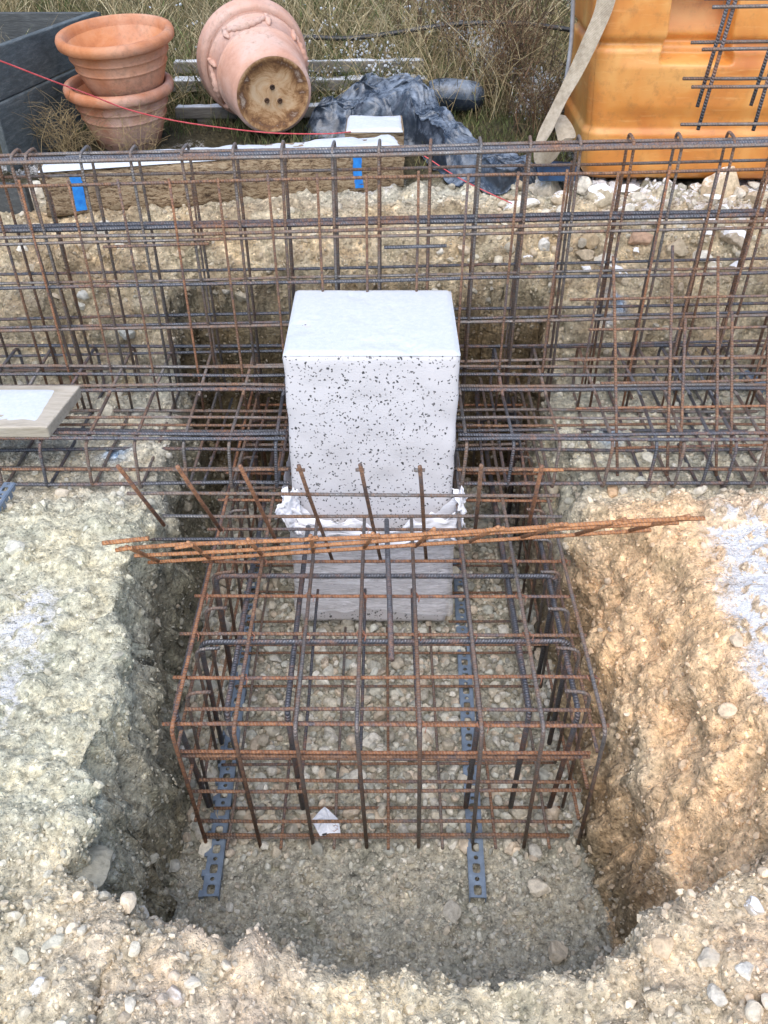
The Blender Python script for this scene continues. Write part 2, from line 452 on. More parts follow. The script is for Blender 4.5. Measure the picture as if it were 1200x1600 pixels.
C = paint(C, (.70, .50, .38), ss(.95, .75, y) * np.exp(-((x + .33) / .22) ** 2) * (.35 + .6 * nB))
C = paint(C, (.58, .54, .43), ss(1.95, 2.15, y) * (1 - .3 * ss(0, .6, x)))
C = paint(C, bank, ss(2.75, 2.95, y + .1 * nA) * ss(3.5, 3.2, y))
C = paint(C, brown, ss(2.75, 2.95, y) * ss(.05, .45, nB + .25) * .45 * ss(3.5, 3.2, y))
C = paint(C, floor_c, on_floor)
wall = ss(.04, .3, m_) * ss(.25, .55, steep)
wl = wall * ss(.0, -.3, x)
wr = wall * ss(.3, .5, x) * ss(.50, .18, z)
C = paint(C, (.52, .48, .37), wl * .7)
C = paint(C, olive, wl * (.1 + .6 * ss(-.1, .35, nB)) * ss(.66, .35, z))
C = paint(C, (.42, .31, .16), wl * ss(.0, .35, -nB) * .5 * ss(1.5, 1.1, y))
C = paint(C, damp_shade, wl * ss(.32, .02, z + .25 * nB) * .7)  # low pit walls: damp soil, with the pit's shade put into its colour
C = paint(C, damp_shade, wl * ss(1.6, 2.0, y) * .6)
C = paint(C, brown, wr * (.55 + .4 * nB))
C = paint(C, damp_shade, wr * ss(.28, .08, z + .1 * nB) * .55)
C = paint(C, np.array([.14, .10, .05]), wall * ss(2.7, 2.95, y) * .8)  # far pit wall: brown soil darkened, its shadow painted into the colour
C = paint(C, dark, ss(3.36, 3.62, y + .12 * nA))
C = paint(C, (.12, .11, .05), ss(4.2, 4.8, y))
bl = ((.87, 2.92, .05), (.80, 2.45, .045), (-.92, 2.35, .05), (-1.2, 1.75, .1))
for bx_, by_, br_ in bl: C = paint(C, (.12, .42, .85), np.exp(-((x - bx_) ** 2 + (y - by_) ** 2) / br_ ** 2) * ss(-.1, .3, nB) * (.55 if by_ > 2 else .15))
# powder snow
nS = fbm(x * 4.5 + 3, y * 4.5, 9., 4); nT = fbm(x * 1.9, y * 1.9, 2., 3)
up = ss(.35, .12, steep)
snow = up * (ss(.80, .98, x + .10 * nA) * ss(2.04, 1.80, y) * ss(1.0, 1.3, y) * (1.0 + .5 * nS)
             + ss(.62, .95, x) * ss(1.05, .8, y) * (.50 + .6 * nS)
             + ss(-.78, -.95, x + .15 * nA) * ss(2.1, 1.5, y) * (.34 + .9 * np.clip(nS, 0, 1))
             + ss(1.0, .8, y) * ss(.2, -.2, x) * (.22 + 1.1 * np.clip(nS, 0, 1))
             + ss(.25, .7, x) * ss(3.02, 3.25, y) * ss(3.9, 3.5, y) * (.34 + .9 * nS)
             + ss(3.3, 3.5, y) * ss(4.3, 3.9, y) * (.20 + .9 * np.clip(nS, 0, 1))
             + ss(4.2, 4.6, y) * (.30 + 1.2 * nS * ss(0, .3, nT + .15)) * ss(12, 7, y))
snow = np.where(on_floor > .3, 0, snow)
H, Wd = GX.shape
idx = np.arange(H * Wd).reshape(H, Wd)
GF = np.stack([idx[:-1, :-1], idx[:-1, 1:], idx[1:, 1:], idx[1:, :-1]], -1).reshape(-1, 4)
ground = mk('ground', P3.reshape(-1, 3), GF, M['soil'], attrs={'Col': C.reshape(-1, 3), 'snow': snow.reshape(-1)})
tag(ground, kind='structure')

# ground lookup for things that stand on it
def gz(xq, yq):
    i = np.clip(np.searchsorted(gx, xq) - 1, 0, Wd - 2); j = np.clip(np.searchsorted(gy, yq) - 1, 0, H - 2)
    tx = (xq - gx[i]) / (gx[i + 1] - gx[i]); ty = (yq - gy[j]) / (gy[j + 1] - gy[j])
    Z = P3[..., 2]
    return (Z[j, i] * (1 - tx) + Z[j, i + 1] * tx) * (1 - ty) + (Z[j + 1, i] * (1 - tx) + Z[j + 1, i + 1] * tx) * ty

# ---------------------------------------------------------------- stones
def ico(sub):
    import bmesh
    b = bmesh.new(); bmesh.ops.create_icosphere(b, subdivisions=sub, radius=1)
    V = np.array([v.co[:] for v in b.verts]); F = np.array([[v.index for v in f.verts] for f in b.faces]); b.free(); return V, F
IC1, IC2, IC3 = ico(1), ico(2), ico(3)
def rock_shape(base, seed, cuts=9, rough=.06):
    r = np.random.default_rng(seed); V, F = base; V = V.copy()
    for _ in range(cuts):                      # broken faces: flatten what sticks out beyond a random plane
        n = r.normal(size=3); n /= np.linalg.norm(n); dd = r.uniform(.55, .85)
        h = V @ n - dd; V -= np.where(h > 0, h, 0)[:, None] * n
    V *= (1 + rough * vnoise(V[:, 0] * 2.5 + seed, V[:, 1] * 2.5, V[:, 2] * 2.5))[:, None]
    V *= np.array([1, r.uniform(.65, .95), r.uniform(.5, .8)])
    return V, F
def rot_batch(n, r):
    q = r.normal(size=(n, 4)); q /= np.linalg.norm(q, axis=1)[:, None]; w, a, b, c = q.T
    return np.stack([np.stack([1 - 2 * (b * b + c * c), 2 * (a * b - c * w), 2 * (a * c + b * w)], -1),
                     np.stack([2 * (a * b + c * w), 1 - 2 * (a * a + c * c), 2 * (b * c - a * w)], -1),
                     np.stack([2 * (a * c - b * w), 2 * (b * c + a * w), 1 - 2 * (a * a + b * b)], -1)], 1)
def scatter(name, label, pos, nor, size, col, snow_, sink=.25, shapes=None):
    r = np.random.default_rng(len(pos)); shapes = shapes or [rock_shape(IC1, s, 5) for s in range(8)]
    n = len(pos); Vs, Fs, Cs, Ss, k0 = [], [], [], [], 0
    which = r.integers(0, len(shapes), n)
    for s, (V, F) in enumerate(shapes):
        k = np.where(which == s)[0]
        if not len(k): continue
        Rm = rot_batch(len(k), r)
        W_ = np.einsum('nij,vj->nvi', Rm, V) * size[k][:, None, None]
        W_ = W_ + (pos[k] + nor[k] * (size[k] * (.5 - sink))[:, None])[:, None, :]
        Vs.append(W_.reshape(-1, 3)); nv = len(V)
        Fs.append((F[None] + (np.arange(len(k)) * nv)[:, None, None] + k0).reshape(-1, 3)); k0 += nv * len(k)
        Cs.append(np.repeat(col[k], nv, 0)); Ss.append(np.repeat(snow_[k], nv))
    o = mk(name, np.concatenate(Vs), np.concatenate(Fs), M['stone'], smooth=False,
           attrs={'Col': np.concatenate(Cs), 'snow': np.concatenate(Ss)})
    tag(o, label, 'gravel', kind='stuff'); return o
cell_area = np.linalg.norm(np.cross(P3[:-1, 1:] - P3[:-1, :-1], P3[1:, :-1] - P3[:-1, :-1]), axis=-1)
cx_, cy_, cz_ = x[:-1, :-1], y[:-1, :-1], z[:-1, :-1]
fl = on_floor[:-1, :-1]; st = steep[:-1, :-1]; pm = m_[:-1, :-1]
vis = (np.abs(cx_) < 1.75) & (cy_ > .42) & (cy_ < 3.55)
cage = fl * ss(1.15, 1.35, cy_)
def pick(n, w, r):
    w = (w * cell_area * vis).ravel(); k = r.choice(w.size, n, p=w / w.sum()); j, i = np.divmod(k, Wd - 1)
    a, b = r.random(n)[:, None], r.random(n)[:, None]
    p = P3[j, i] * (1 - a) * (1 - b) + P3[j, i + 1] * a * (1 - b) + P3[j + 1, i] * (1 - a) * b + P3[j + 1, i + 1] * a * b
    return p, N3[j, i], C[j, i], snow[j, i]
def stone_cols(c, r, lift=.5):
    n = len(c); pale = np.array([.50, .455, .375]); k = r.random(n)[:, None]
    tone = np.array([[.60, .55, .45], [.54, .53, .46], [.62, .50, .38], [.47, .48, .43], [.70, .67, .60], [.50, .43, .33]])[r.integers(0, 6, n)]
    out = c * (1 - lift) + tone * lift
    return out * (.72 + .55 * k)
r_ = np.random.default_rng(21)
p, n_, c, s_ = pick(44000, (1 - pm) * (1.0 + 1.6 * ss(1.1, .9, cy_)) * (1 - .55 * ss(-.6, -.8, cx_) * ss(.9, 1.1, cy_) * ss(2.1, 1.9, cy_)) * (1 - .6 * ss(3.25, 3.5, cy_)) + .25 * pm * (1 - fl), r_)
sz = np.exp(r_.normal(math.log(.0040), .50, len(p))).clip(.0024, .017)
scatter('gravel', 'small pale limestone gravel strewn over the banks round the pit', p, n_, sz, stone_cols(c, r_, .22) * .92, s_ * .9, .40)
p, n_, c, s_ = pick(15000, fl * (1 - .5 * cage) + .1 * (pm > .5), r_)
sz = np.exp(r_.normal(math.log(.0050), .45, len(p))).clip(.003, .018)
scatter('gravel', 'fine grey beige gravel trodden into the pit floor', p, n_, sz, stone_cols(c, r_, .35), s_, .35)
p, n_, c, s_ = pick(4200, cage, r_)
sz = np.exp(r_.normal(math.log(.0145), .38, len(p))).clip(.007, .034)
shp2 = [rock_shape(IC2, 50 + s, 8) for s in range(9)]
scatter('gravel', 'coarse broken limestone spread under the reinforcement cage in the pit', p, n_, sz, stone_cols(c, r_, .62), s_, .15, shp2)
p, n_, c, s_ = pick(1500, (1 - pm) * (.12 + ss(1.95, 2.1, cy_) * .9 * ss(2.9, 2.7, cy_) + 1.1 * ss(.62, .9, cx_) * ss(1.0, .8, cy_) + .8 * ss(.0, -.3, cx_) * ss(1.0, .8, cy_) + 1.2 * ss(3.0, 3.15, cy_) * ss(.1, .4, cx_)), r_)
sz = np.exp(r_.normal(math.log(.0125), .38, len(p))).clip(.007, .030)
scatter('gravel', 'loose broken limestone pebbles lying on the banks and the trench floor', p, n_, sz, stone_cols(c, r_, .42), s_, .36, shp2)

def rock(pt, size, label, group=None, tone=(.55, .50, .41), snowy=0., seed=None, squash=(1, .8, .6), rz=None, sink=.35):
    seed = seed if seed is not None else int(rng.integers(1, 9999))
    V, F = rock_shape(IC3, seed, 13, .10)
    V = V * (1 + .035 * fbm(V[:, 0] * 6 + seed, V[:, 1] * 6, V[:, 2] * 6, 3))[:, None]
    V = V / np.abs(V).max(0) * np.array(squash); a = rz if rz is not None else rng.uniform(0, 6.28)
    ca, sa = math.cos(a), math.sin(a); V = V @ np.array([[ca, sa, 0], [-sa, ca, 0], [0, 0, 1]]) * size * .5
    px_, py_ = pt[0], pt[1]; zz = pt[2] if len(pt) > 2 else float(gz(px_, py_))
    V = V + np.array([px_, py_, zz + size * .5 * squash[2] * (1 - 2 * sink)])
    o = mk('rock', V, F, M['stone'], smooth=False, loc=(px_, py_, zz),
           attrs={'Col': np.tile(np.array(tone) * rng.uniform(.9, 1.1), (len(V), 1)), 'snow': np.full(len(V), snowy)})
    return tag(o, label, 'rock', group)
def gp(u, v, z0=None):
    """the point of the ground seen at that place of the photograph"""
    best = None
    for t in np.linspace(.4, 6, 1400):
        q = at(u, v, Y=t)
        if q[2] <= float(gz(q[0], q[1])): return q[0], q[1]
    return q[0], q[1]
if True:
    rk = [  # u, v, px size, label, tone, snow, squash
     (842, 1388, 36, 'pale three-cornered rock alone on the pit floor right of the second strip', (.60, .54, .43), 0, (1, .9, .45)),
     (706, 1430, 42, 'grey half-buried rock on the pit floor below the end of the right strip', (.46, .43, .36), 0, (1, .7, .3)),
     (270, 1352, 26, 'rounded grey rock on the pit floor left of the left strip', (.50, .48, .41), 0, (.9, 1, .6)),
     (358, 1419, 20, 'small pale rock beside the front end of the left strip', (.58, .55, .47), 0, (1, .7, .5)),
     (420, 1282, 34, 'flat pale rock under the cage left of the white packet', (.60, .55, .44), 0, (.9, 1, .4)),
     (594, 1278, 40, 'pointed beige rock under the front of the cage right of the white packet', (.60, .50, .38), 0, (1, .8, .5)),
     (690, 1280, 38, 'broad pale rock under the cage just left of the right strip', (.58, .53, .43), 0, (1, .8, .45)),
     (580, 1160, 36, 'broad pale rock under the middle of the cage', (.58, .55, .47), 0, (1, .6, .5)),
     (665, 1150, 34, 'chunky rock with a dark cleft under the cage', (.58, .54, .46), 0, (1, .9, .7)),
     (813, 1160, 30, 'tall orange-tinted rock on end under the right of the cage', (.62, .47, .32), 0, (.6, 1, .8)),
     (430, 1030, 22, 'grey rock under the left of the cage behind the left strip', (.50, .48, .42), 0, (1, .8, .6)),
     (540, 1040, 24, 'grey-green rock below the front of the foam block', (.42, .43, .38), 0, (1, .9, .6)),
     (958, 770, 34, 'flat orange stone on the ground in front of the right end of the long cage', (.62, .42, .25), 0, (1, .6, .45)),
     (1020, 765, 30, 'orange-grey stone beside the flat orange one near the long cage', (.58, .46, .33), 0, (1, .6, .5)),
     (130, 465, 26, 'upper of two pale rocks stuck in the left bank behind the long cage', (.60, .57, .49), 0, (1, .8, .6)),
     (126, 481, 26, 'lower of two pale rocks stuck in the left bank behind the long cage', (.58, .55, .46), 0, (1, .6, .6)),
     (200, 525, 30, 'grey-white rock in the left bank at the edge of the pit', (.52, .51, .45), 0, (1, .8, .7)),
     (60, 300, 34, 'pale rock at the left foot of the beam', (.58, .53, .43), .3, (1, .9, .8)),
     (1125, 300, 74, 'tall pointed ochre rock in front of the orange tank', (.60, .48, .32), .5, (1, .7, 1.0)),
     (935, 310, 50, 'snowy dark-sided boulder on the bank crest below the tank edge', (.44, .37, .26), .9, (1, .8, .7)),
     (980, 300, 40, 'dark stone on the bank crest under the tank', (.34, .30, .22), .7, (1, .8, .6)),
     (845, 300, 60, 'broad crumbling pale boulder on the crest below the strap', (.60, .52, .40), .5, (1, .7, .7)),
     (1150, 375, 52, 'snow-topped rock low on the right bank at the frame edge', (.52, .43, .32), .9, (1, .8, .7)),
     (1110, 350, 36, 'ochre rock between the pointed rock and the snow-topped rock', (.58, .45, .30), .6, (1, .8, .7)),
     (850, 388, 24, 'white stone standing on the bank right of the foam block', (.66, .63, .56), .3, (.7, .8, 1)),
     (920, 380, 38, 'brown crumbly rock on the right bank above the blue paint', (.45, .34, .21), .2, (1, .8, .7)),
     (1000, 380, 36, 'reddish-brown rock in the middle of the right bank', (.46, .30, .20), .3, (1, .8, .7)),
     (790, 345, 34, 'tan rock on the bank above the right edge of the block', (.55, .43, .29), .2, (1, .9, .7)),
     (330, 430, 36, 'brown-tan rock in the far bank left of the foam block', (.50, .38, .24), 0, (1, .8, .7)),
     (420, 445, 32, 'tan rock at the top of the dark pit wall beside the block', (.55, .42, .27), 0, (1, .8, .7)),
     (20, 858, 34, 'rounded pale stone in the left bank at the frame edge', (.58, .55, .45), 0, (1, .9, .6)),
     (215, 645, 30, 'flat grey stone on the trench floor left of the pit', (.50, .48, .42), 0, (1, .7, .4)),
     (35, 1500, 34, 'dun stone in the rubble at the lower left corner', (.54, .50, .38), .1, (1, .7, .6)),
     (85, 1475, 36, 'pale lump of rubble right of the dun stone', (.58, .54, .42), .1, (1, .9, .6)),
     (60, 1545, 32, 'snow-dusted stone at the lower left', (.58, .53, .42), .6, (1, .9, .6)),
     (145, 1600, 40, 'pale angular stone on the bottom edge, left', (.62, .58, .48), .1, (1, .7, .7)),
     (275, 1560, 36, 'snow-dusted clod in the pinkish rubble at the lower left', (.60, .50, .40), .5, (1, .8, .6)),
     (870, 1490, 36, 'rounded buff stone on the near edge of the pit at the right', (.58, .50, .38), 0, (1, .9, .7)),
     (1035, 1480, 40, 'rounded orange-tan stone above the gravel in the lower right', (.62, .47, .31), 0, (.9, 1, .7)),
     (1110, 1500, 44, 'larger buff stone in the snowy gravel at the lower right', (.62, .55, .44), .3, (1, .7, .6)),
     (1120, 1555, 34, 'round pale pebble at the lower right', (.62, .57, .48), .2, (.9, 1, .7)),
     (1165, 1520, 34, 'pale pebble near the right frame edge low down', (.62, .58, .50), .3, (1, .8, .7)),
     (1180, 1580, 36, 'tan pebble in the lower right corner', (.60, .52, .40), .1, (1, .8, .7)),
     (1180, 1420, 34, 'snow-dusted stone on the right bank near the frame edge', (.56, .48, .38), .8, (1, .8, .6)),
     (130, 1370, 110, 'big crumbly clod of cream soil leaning in the near left corner of the pit', (.50, .46, .35), .12, (.9, 1, .55)),
     (885, 245 + 630, 24, 'tan stone on the bank edge beside the right corner of the cage', (.56, .45, .30), 0, (1, .8, .6)),
     (1098, 1078, 46, 'grey-tan stone embedded in the orange slope', (.56, .42, .27), 0, (.8, 1, .5)),
     (955, 925, 34, 'greyish cobble stuck in the slope just right of the cage', (.48, .38, .25), 0, (1, .8, .6)),
    ]
    for u, v, px, lab, tone, sn, sq in rk:
        a, b = gp(u, v); D = b * math.cos(PITCH) + (CAM_H - float(gz(a, b))) * math.sin(PITCH)
        rock((a, b), px * D / FPX * 1.05, lab, None, tone, sn, squash=sq, sink=.5 if b < 1.9 and not (-.6 < a < .55) else .42)


rr_ = np.random.default_rng(77)
def zone(u, zs):
    for lim, nm in zs:
        if u < lim: return nm
ZR = ((840, 'right of the beam end'), (900, 'below the looped strap'), (960, "below the tank's left corner"), (1030, 'below the tank\'s left half'), (1100, 'below the tank middle'), (1160, 'below the double mesh'), (9999, 'at the right frame edge'))
ZL = ((160, 'below the left blue mark'), (300, 'below the upright pots'), (440, 'below the tipped pot'), (600, 'below the right blue mark'), (9999, 'below the tarpaulin tail'))
used = {}
def rubble(u, v, px, tn, sn, seed, sink, zs, v0, v1, group):
    a, b = gp(u, v)
    size = 'small' if px < 24 else 'medium' if px < 34 else 'large'
    row = 'high' if v < v0 + (v1 - v0) * .28 else 'low' if v > v0 + (v1 - v0) * .62 else 'midway'
    lab = f"{size} {tn[0]} rock{' with snow' if sn > .6 else ''} {row} on the bank {zone(u, zs)}"
    if lab in used: return
    used[lab] = 1
    rock((a, b), px * 2.75 / FPX, lab, group, tn[1], sn, seed, squash=(1, rr_.uniform(.6, .95), rr_.uniform(.5, .95)), sink=sink)
TN = [('buff', (.58, .50, .37)), ('ochre brown', (.52, .42, .29)), ('whitish', (.62, .57, .47)), ('dark tan', (.44, .35, .24))]
for k in range(48):
    rubble(rr_.uniform(770, 1215), 292 + 150 * rr_.random() ** 1.6, rr_.uniform(16, 46), TN[k % 4], rr_.uniform(.1, .95), 300 + k, .35, ZR, 292, 442, 'rubble rocks on the bank below the orange tank')
for k in range(24):
    rubble(rr_.uniform(20, 760), rr_.uniform(345, 480), rr_.uniform(14, 40), TN[k % 4], 0., 400 + k, .5, ZL, 345, 480, 'rocks in the bank face below the timber beam')
# ---------------------------------------------------------------- pad cage in the pit
BL, BR, BF, BB = -.300, .226, 2.080, 2.555        # the foam block's sides
def cut(name, x0, x1, Y, Z, r, mat, par, **k):
    """a bar across the place; it stops either side of the foam block when the block stands in its way"""
    if BF - .02 < Y < BB + .06:
        if x0 < BL: bar(name, [(x0, Y, Z), (BL - .008, Y, Z)], r, mat, par, **k)
        if x1 > BR: bar(name, [(BR + .008, Y, Z), (x1, Y, Z)], r, mat, par, **k)
    else: bar(name, [(x0, Y, Z), (x1, Y, Z)], r, mat, par, **k)
pad = thing('reinforcement_cage', 'box-shaped rusty reinforcement cage standing in the pit around the foot of the foam block', 'rebar cage', (0, 1.25, .02))
r1, r2 = .0050, .0078
XL = [-.515 + .1505 * i for i in range(8)]
for i, X in enumerate(XL):
    mt = M[['rust', 'rust2', 'mixed', 'mixed', 'mixed', 'mixed', 'mixed', 'mixed'][i]]
    blocked = BL - .01 < X < BR + .01
    P = [(X + .012, 1.255, .012), (X, 1.235, .578), (X, 2.055 if blocked else 2.95, .578)]
    if not blocked: P.append((X, 2.95, .03))
    bar('bent_bar', P, r1 + .0005, mt, pad, bend=.030)
for k in range(12):
    Y = 1.262 + .149 * k
    cut('cross_bar', -.545 - .012 * (k % 3 == 2), .552, Y, .566, r1, M[['rust', 'rust', 'rust2'][k % 3]], pad)
bar('cross_bar', [(-.50, 1.315, .560), (.52, 1.315, .560)], r1, M['rust2'], pad)
bar('front_bar', [(-.50, 1.30, .275), (.52, 1.30, .27)], r1, M['rust2'], pad)
for Z, mt in ((.452, 'rust'), (.436, 'rust2'), (.282, 'rust2'), (.128, 'rust2'), (.062, 'rust2'), (.052, 'mixed')):
    bar('front_bar', [(-.515, 1.264, Z), (.525, 1.264, Z)], r1, M[mt], pad)
for i in range(7):
    X = -.44 + .1505 * i; b = BL - .01 < X < BR + .01
    bar('mat_bar', [(X, 1.225, .055), (X, 2.07 if b else 2.95, .055)], r1 - .0005, M['rust2' if i % 2 else 'mixed'], pad)
for k in range(11):
    cut('mat_bar', -.50, .52, 1.36 + .15 * k, .043, r1 - .0005, M['rust2'], pad)
for sx, X in ((-1, -.522), (1, .54)):
    for Z in (.46, .30, .14):
        bar('side_bar', [(X, 1.26, Z), (X, 2.94, Z)], r1, M['rust2'], pad)
    for k in range(11):
        Y = 1.37 + .15 * k
        bar('hooked_bar', [(X - sx * .012, Y, .03), (X - sx * .012, Y, .553), (X - sx * .075, Y + .004, .553)], r1, M['mixed'], pad, bend=.03)
for Y in (1.555, 1.815, 2.68):
    bar('thick_stirrup', [(-.505, Y + .01, .07), (-.505, Y, .545), (.515, Y, .545), (.515, Y + .01, .07)], r2, M['steel'], pad, bend=.034)
for X in (-.530, -.400, -.245, .240, .372, .492):
    bl_ = BL + .001 < X < BR - .001
    bar('thick_bar', [(X * .97 + .005, 1.345, .07), (X, 1.325, .535), (X, 2.06 if bl_ else 2.9, .535)], r2, M['steel'], pad, bend=.034)
for X in (-.226, -.066, .099):
    bar('middle_bar', [(X, 1.29, .245), (X, 2.06, .255)], r1, M['steel'], pad)
for Z, Y in ((.26, 1.50), (.26, 1.80), (.30, 1.35)):
    bar('middle_bar', [(-.5, Y, Z), (.52, Y, Z)], r1, M['rust2'], pad)
bar('starter_bar', [at(605, 812, Z=.592), at(612, 1032, Z=.592)], r2, M['steel'], pad)
for (a, b) in tuple((XL[int(rng.integers(0, 8))], 1.262 + .149 * int(rng.integers(0, 6))) for _ in range(22)) + ((-.515, 1.70), (-.365, 1.41), (-.215, 1.56), (-.065, 1.56), (.235, 1.56), (.235, 1.41), (.385, 1.86), (.085, 1.71), (-.365, 1.86), (.535, 1.41)):
    t_ = np.linspace(0, 2 * np.pi * 1.3, 12); q = rng.uniform(0, 6)
    pts = [(a + .010 * math.cos(s), b + .010 * math.sin(s), .568 + .006 * math.sin(s * 2 + q)) for s in t_] + [(a + .016, b - .02, .585), (a + .012, b - .028, .57)]
    V, F, UV = tube_arrays(pts, .0011, 5); mk('tie_wire', V, F, M['tie'], pad, uv=UV)

# ---------------------------------------------------------------- long strip cage
strip = thing('strip_footing_cage', 'low long cage of dark closed stirrups lying across the pit behind the foam block', 'rebar cage', (0, 2.15, .62))
sx = [-.34 - .147 * k for k in range(12)] + [.262, .40] + [.552 + .153 * k for k in range(3)] + [.946, 1.03, 1.104, 1.19, 1.262, 1.42, 1.57, 1.72, 1.87]
for X in sx:
    X = X + rng.normal(0, .004); a, b = rng.normal(0, .006, 2)
    P = [(X + a, 2.45, .797), (X, 2.155, .79), (X - .008, 2.14, .622), (X + b, 2.79, .615), (X + b, 2.80, .792), (X + a, 2.43, .800)]
    bar('stirrup', P, .0056, M[['mixed', 'steel'][int(rng.random() < .45)]], strip, bend=.03)
for Y, Z, r, mt in ((2.165, .803, .0062, 'steel'), (2.195, .800, .0062, 'steel'), (2.30, .796, .005, 'mixed'), (2.46, .806, .007, 'steel'), (2.485, .806, .006, 'mixed'),
                    (2.56, .806, .006, 'steel'), (2.615, .806, .006, 'mixed'), (2.775, .803, .0065, 'steel'), (2.150, .640, .0065, 'steel'), (2.155, .690, .005, 'rust2'), (2.168, .682, .005, 'mixed'),
                    (2.25, .628, .0062, 'mixed'), (2.36, .628, .0062, 'steel'), (2.48, .628, .0062, 'steel'), (2.61, .628, .0062, 'mixed'), (2.77, .628, .006, 'steel'), (2.785, .71, .005, 'steel'), (2.40, .70, .005, 'rust2')):
    cut('long_bar', -2.35, 2.35, Y, Z + .0, r, M[mt], strip, wob=.003)
for X in (-.60, -.46, .33, .47):   # short links hanging in the dark gap below
    bar('link_bar', [(X, 2.2, .60), (X + .02, 2.75, .60)], .005, M['steel'], strip)
for Y, a, b in ((2.2, -.48, -.27), (2.3, -.52, -.28), (2.45, -.5, -.28), (2.3, .22, .46), (2.45, .22, .5), (2.62, .2, .5), (2.62, -.5, -.28)):
    bar('link_bar', [(a, Y, .585), (b, Y, .588)], .0055, M['mixed'], strip)

# ---------------------------------------------------------------- wall cage standing in it
wall_c = thing('wall_cage', 'tall upright ladder-like wall reinforcement cage running across the picture behind the foam block', 'rebar cage', (0, 2.64, .62))
def sh(x_): return .022 * x_          # the cage runs slightly uphill to the right
def wbar(name, x0, x1, Y, Z, r, mt, **k):
    P = [(xx, Y, Z + sh(xx)) for xx in np.linspace(x0, x1, max(2, int((x1 - x0) / .3)))]
    P = [np.array(q) + np.array([0, rng.normal(0, .0015), rng.normal(0, .0012)]) for q in P]
    V, F, UV = tube_arrays(P, r, 8); return mk(name, V, F, M[mt], wall_c, uv=UV)
for k in range(-10, 12):
    X = -.01 + .1512 * k + rng.normal(0, .003); l = rng.normal(0, .006)
    if k == -7: X -= .02
    mt = M['mixed' if rng.random() < .6 else 'rust2']
    zt = 1.538 + sh(X); Xb = X + l
    bar('hairpin_bar', [(Xb, 2.62, .63), (X, 2.637, zt), (X + .004, 2.722, zt + .004), (Xb + .006, 2.715, .66)], .0048, mt, wall_c, bend=.028)
bar('hairpin_bar', [(-1.10, 2.62, .63), (-1.135, 2.637, 1.51), (-1.13, 2.722, 1.515), (-1.1, 2.715, .66)], .0056, M['mixed'], wall_c, bend=.028)
for k in range(-8, 9):
    X = .102 + .1525 * k + rng.normal(0, .003)
    bar('mesh_upright', [(X + rng.normal(0, .005), 2.604, .64), (X, 2.612, 1.468 + sh(X) + rng.normal(0, .004))], .0042, M['rust2' if rng.random() < .75 else 'rust'], wall_c)
    bar('mesh_upright', [(X + .04 + rng.normal(0, .005), 2.735, .66), (X + .04, 2.738, 1.43 + sh(X) + rng.normal(0, .02))], .0036, M['mixed' if rng.random() < .6 else 'rust2'], wall_c)
for Y, Z, r, mt in ((2.628, 1.520, .0065, 'mixed'), (2.648, 1.523, .0075, 'steel'), (2.668, 1.516, .0075, 'steel'), (2.705, 1.520, .006, 'mixed'),
                    (2.623, 1.453, .0052, 'rust2'), (2.728, 1.448, .0048, 'mixed'),
                    (2.648, 1.305, .0078, 'steel'), (2.625, 1.292, .006, 'mixed'), (2.700, 1.30, .0078, 'steel'), (2.623, 1.272, .0052, 'mixed'),
                    (2.625, 1.122, .0062, 'steel'), (2.728, 1.127, .0052, 'steel'), (2.645, 1.13, .005, 'mixed'),
                    (2.626, .968, .0060, 'mixed'), (2.645, .972, .005, 'steel'), (2.728, .965, .0056, 'steel'),
                    (2.626, .815, .0056, 'mixed'), (2.728, .82, .0052, 'steel')):
    wbar('long_bar', -2.35, 2.35, Y, Z, r, mt)
wbar('long_bar', .0, .20, 2.60, 1.245, .006, 'steel')
wbar('long_bar', -.9, -.56, 2.61, 1.262, .005, 'rust2')

# leaning mesh piece at the right
lean = thing('rebar_mesh', 'rusty mesh leaning on the wall cage at the right, foot on the low cage', 'rebar mesh', (.9, 2.25, .8))
def lp(X, t): return (X, 2.17 + (2.595 - 2.17) * t, .655 + (1.215 - .655) * t)
for X, t0, t1 in ((.755, .0, 1.0), (.915, 0, 1.05), (.958, .05, .72), (1.075, 0, 1.0), (1.12, .1, .75), (1.235, 0, 1.0), (1.39, 0, 1.0)):
    bar('mesh_upright', [lp(X, t0), lp(X + rng.normal(0, .008), t1)], .0052, M['rust2'], lean)
for t, x0 in ((.12, .74), (.30, .62), (.42, .70), (.52, .60), (.66, .66), (.80, .60)):
    a = lp(x0, t); b = lp(1.8, t + .03); bar('mesh_bar', [(a[0], a[1] + .010, a[2]), (b[0], b[1] + .01, b[2])], .0047, M['rust2' if t > .4 else 'rust'], lean)
# upright mesh at the top right, before the tank
up = thing('rebar_mesh', 'upright double mesh standing at the upper right in front of the orange tank', 'rebar mesh', (1.1, 2.8, 1.53))
for (u0, v0, u1, v1, Y, zt) in ((1092, 203, 1150, 0, 2.80, 0), (1090, 167, 1139, 0, 2.86, 0), (1177, 203, 1227, 30, 2.80, 0), (1174, 165, 1217, 30, 2.86, 0)):
    a = np.array(at(u0, v0, Y=Y)); b = np.array(at(u1, v1, Y=Y)); b = a + (b - a) * 1.5
    bar('mesh_upright', [a, b], .0062, M['steel'], up)
for v, u0, Y in ((193, 1065, 2.79), (136, 1081, 2.79), (123, 1067, 2.87), (76, 1098, 2.79), (65, 1082, 2.87), (10, 1113, 2.79), (-2, 1100, 2.87), (-55, 1110, 2.79)):
    a = at(u0, v, Y=Y); b = at(1420, v - 2, Y=Y); bar('mesh_bar', [a, b], .0052, M['mixed'], up)

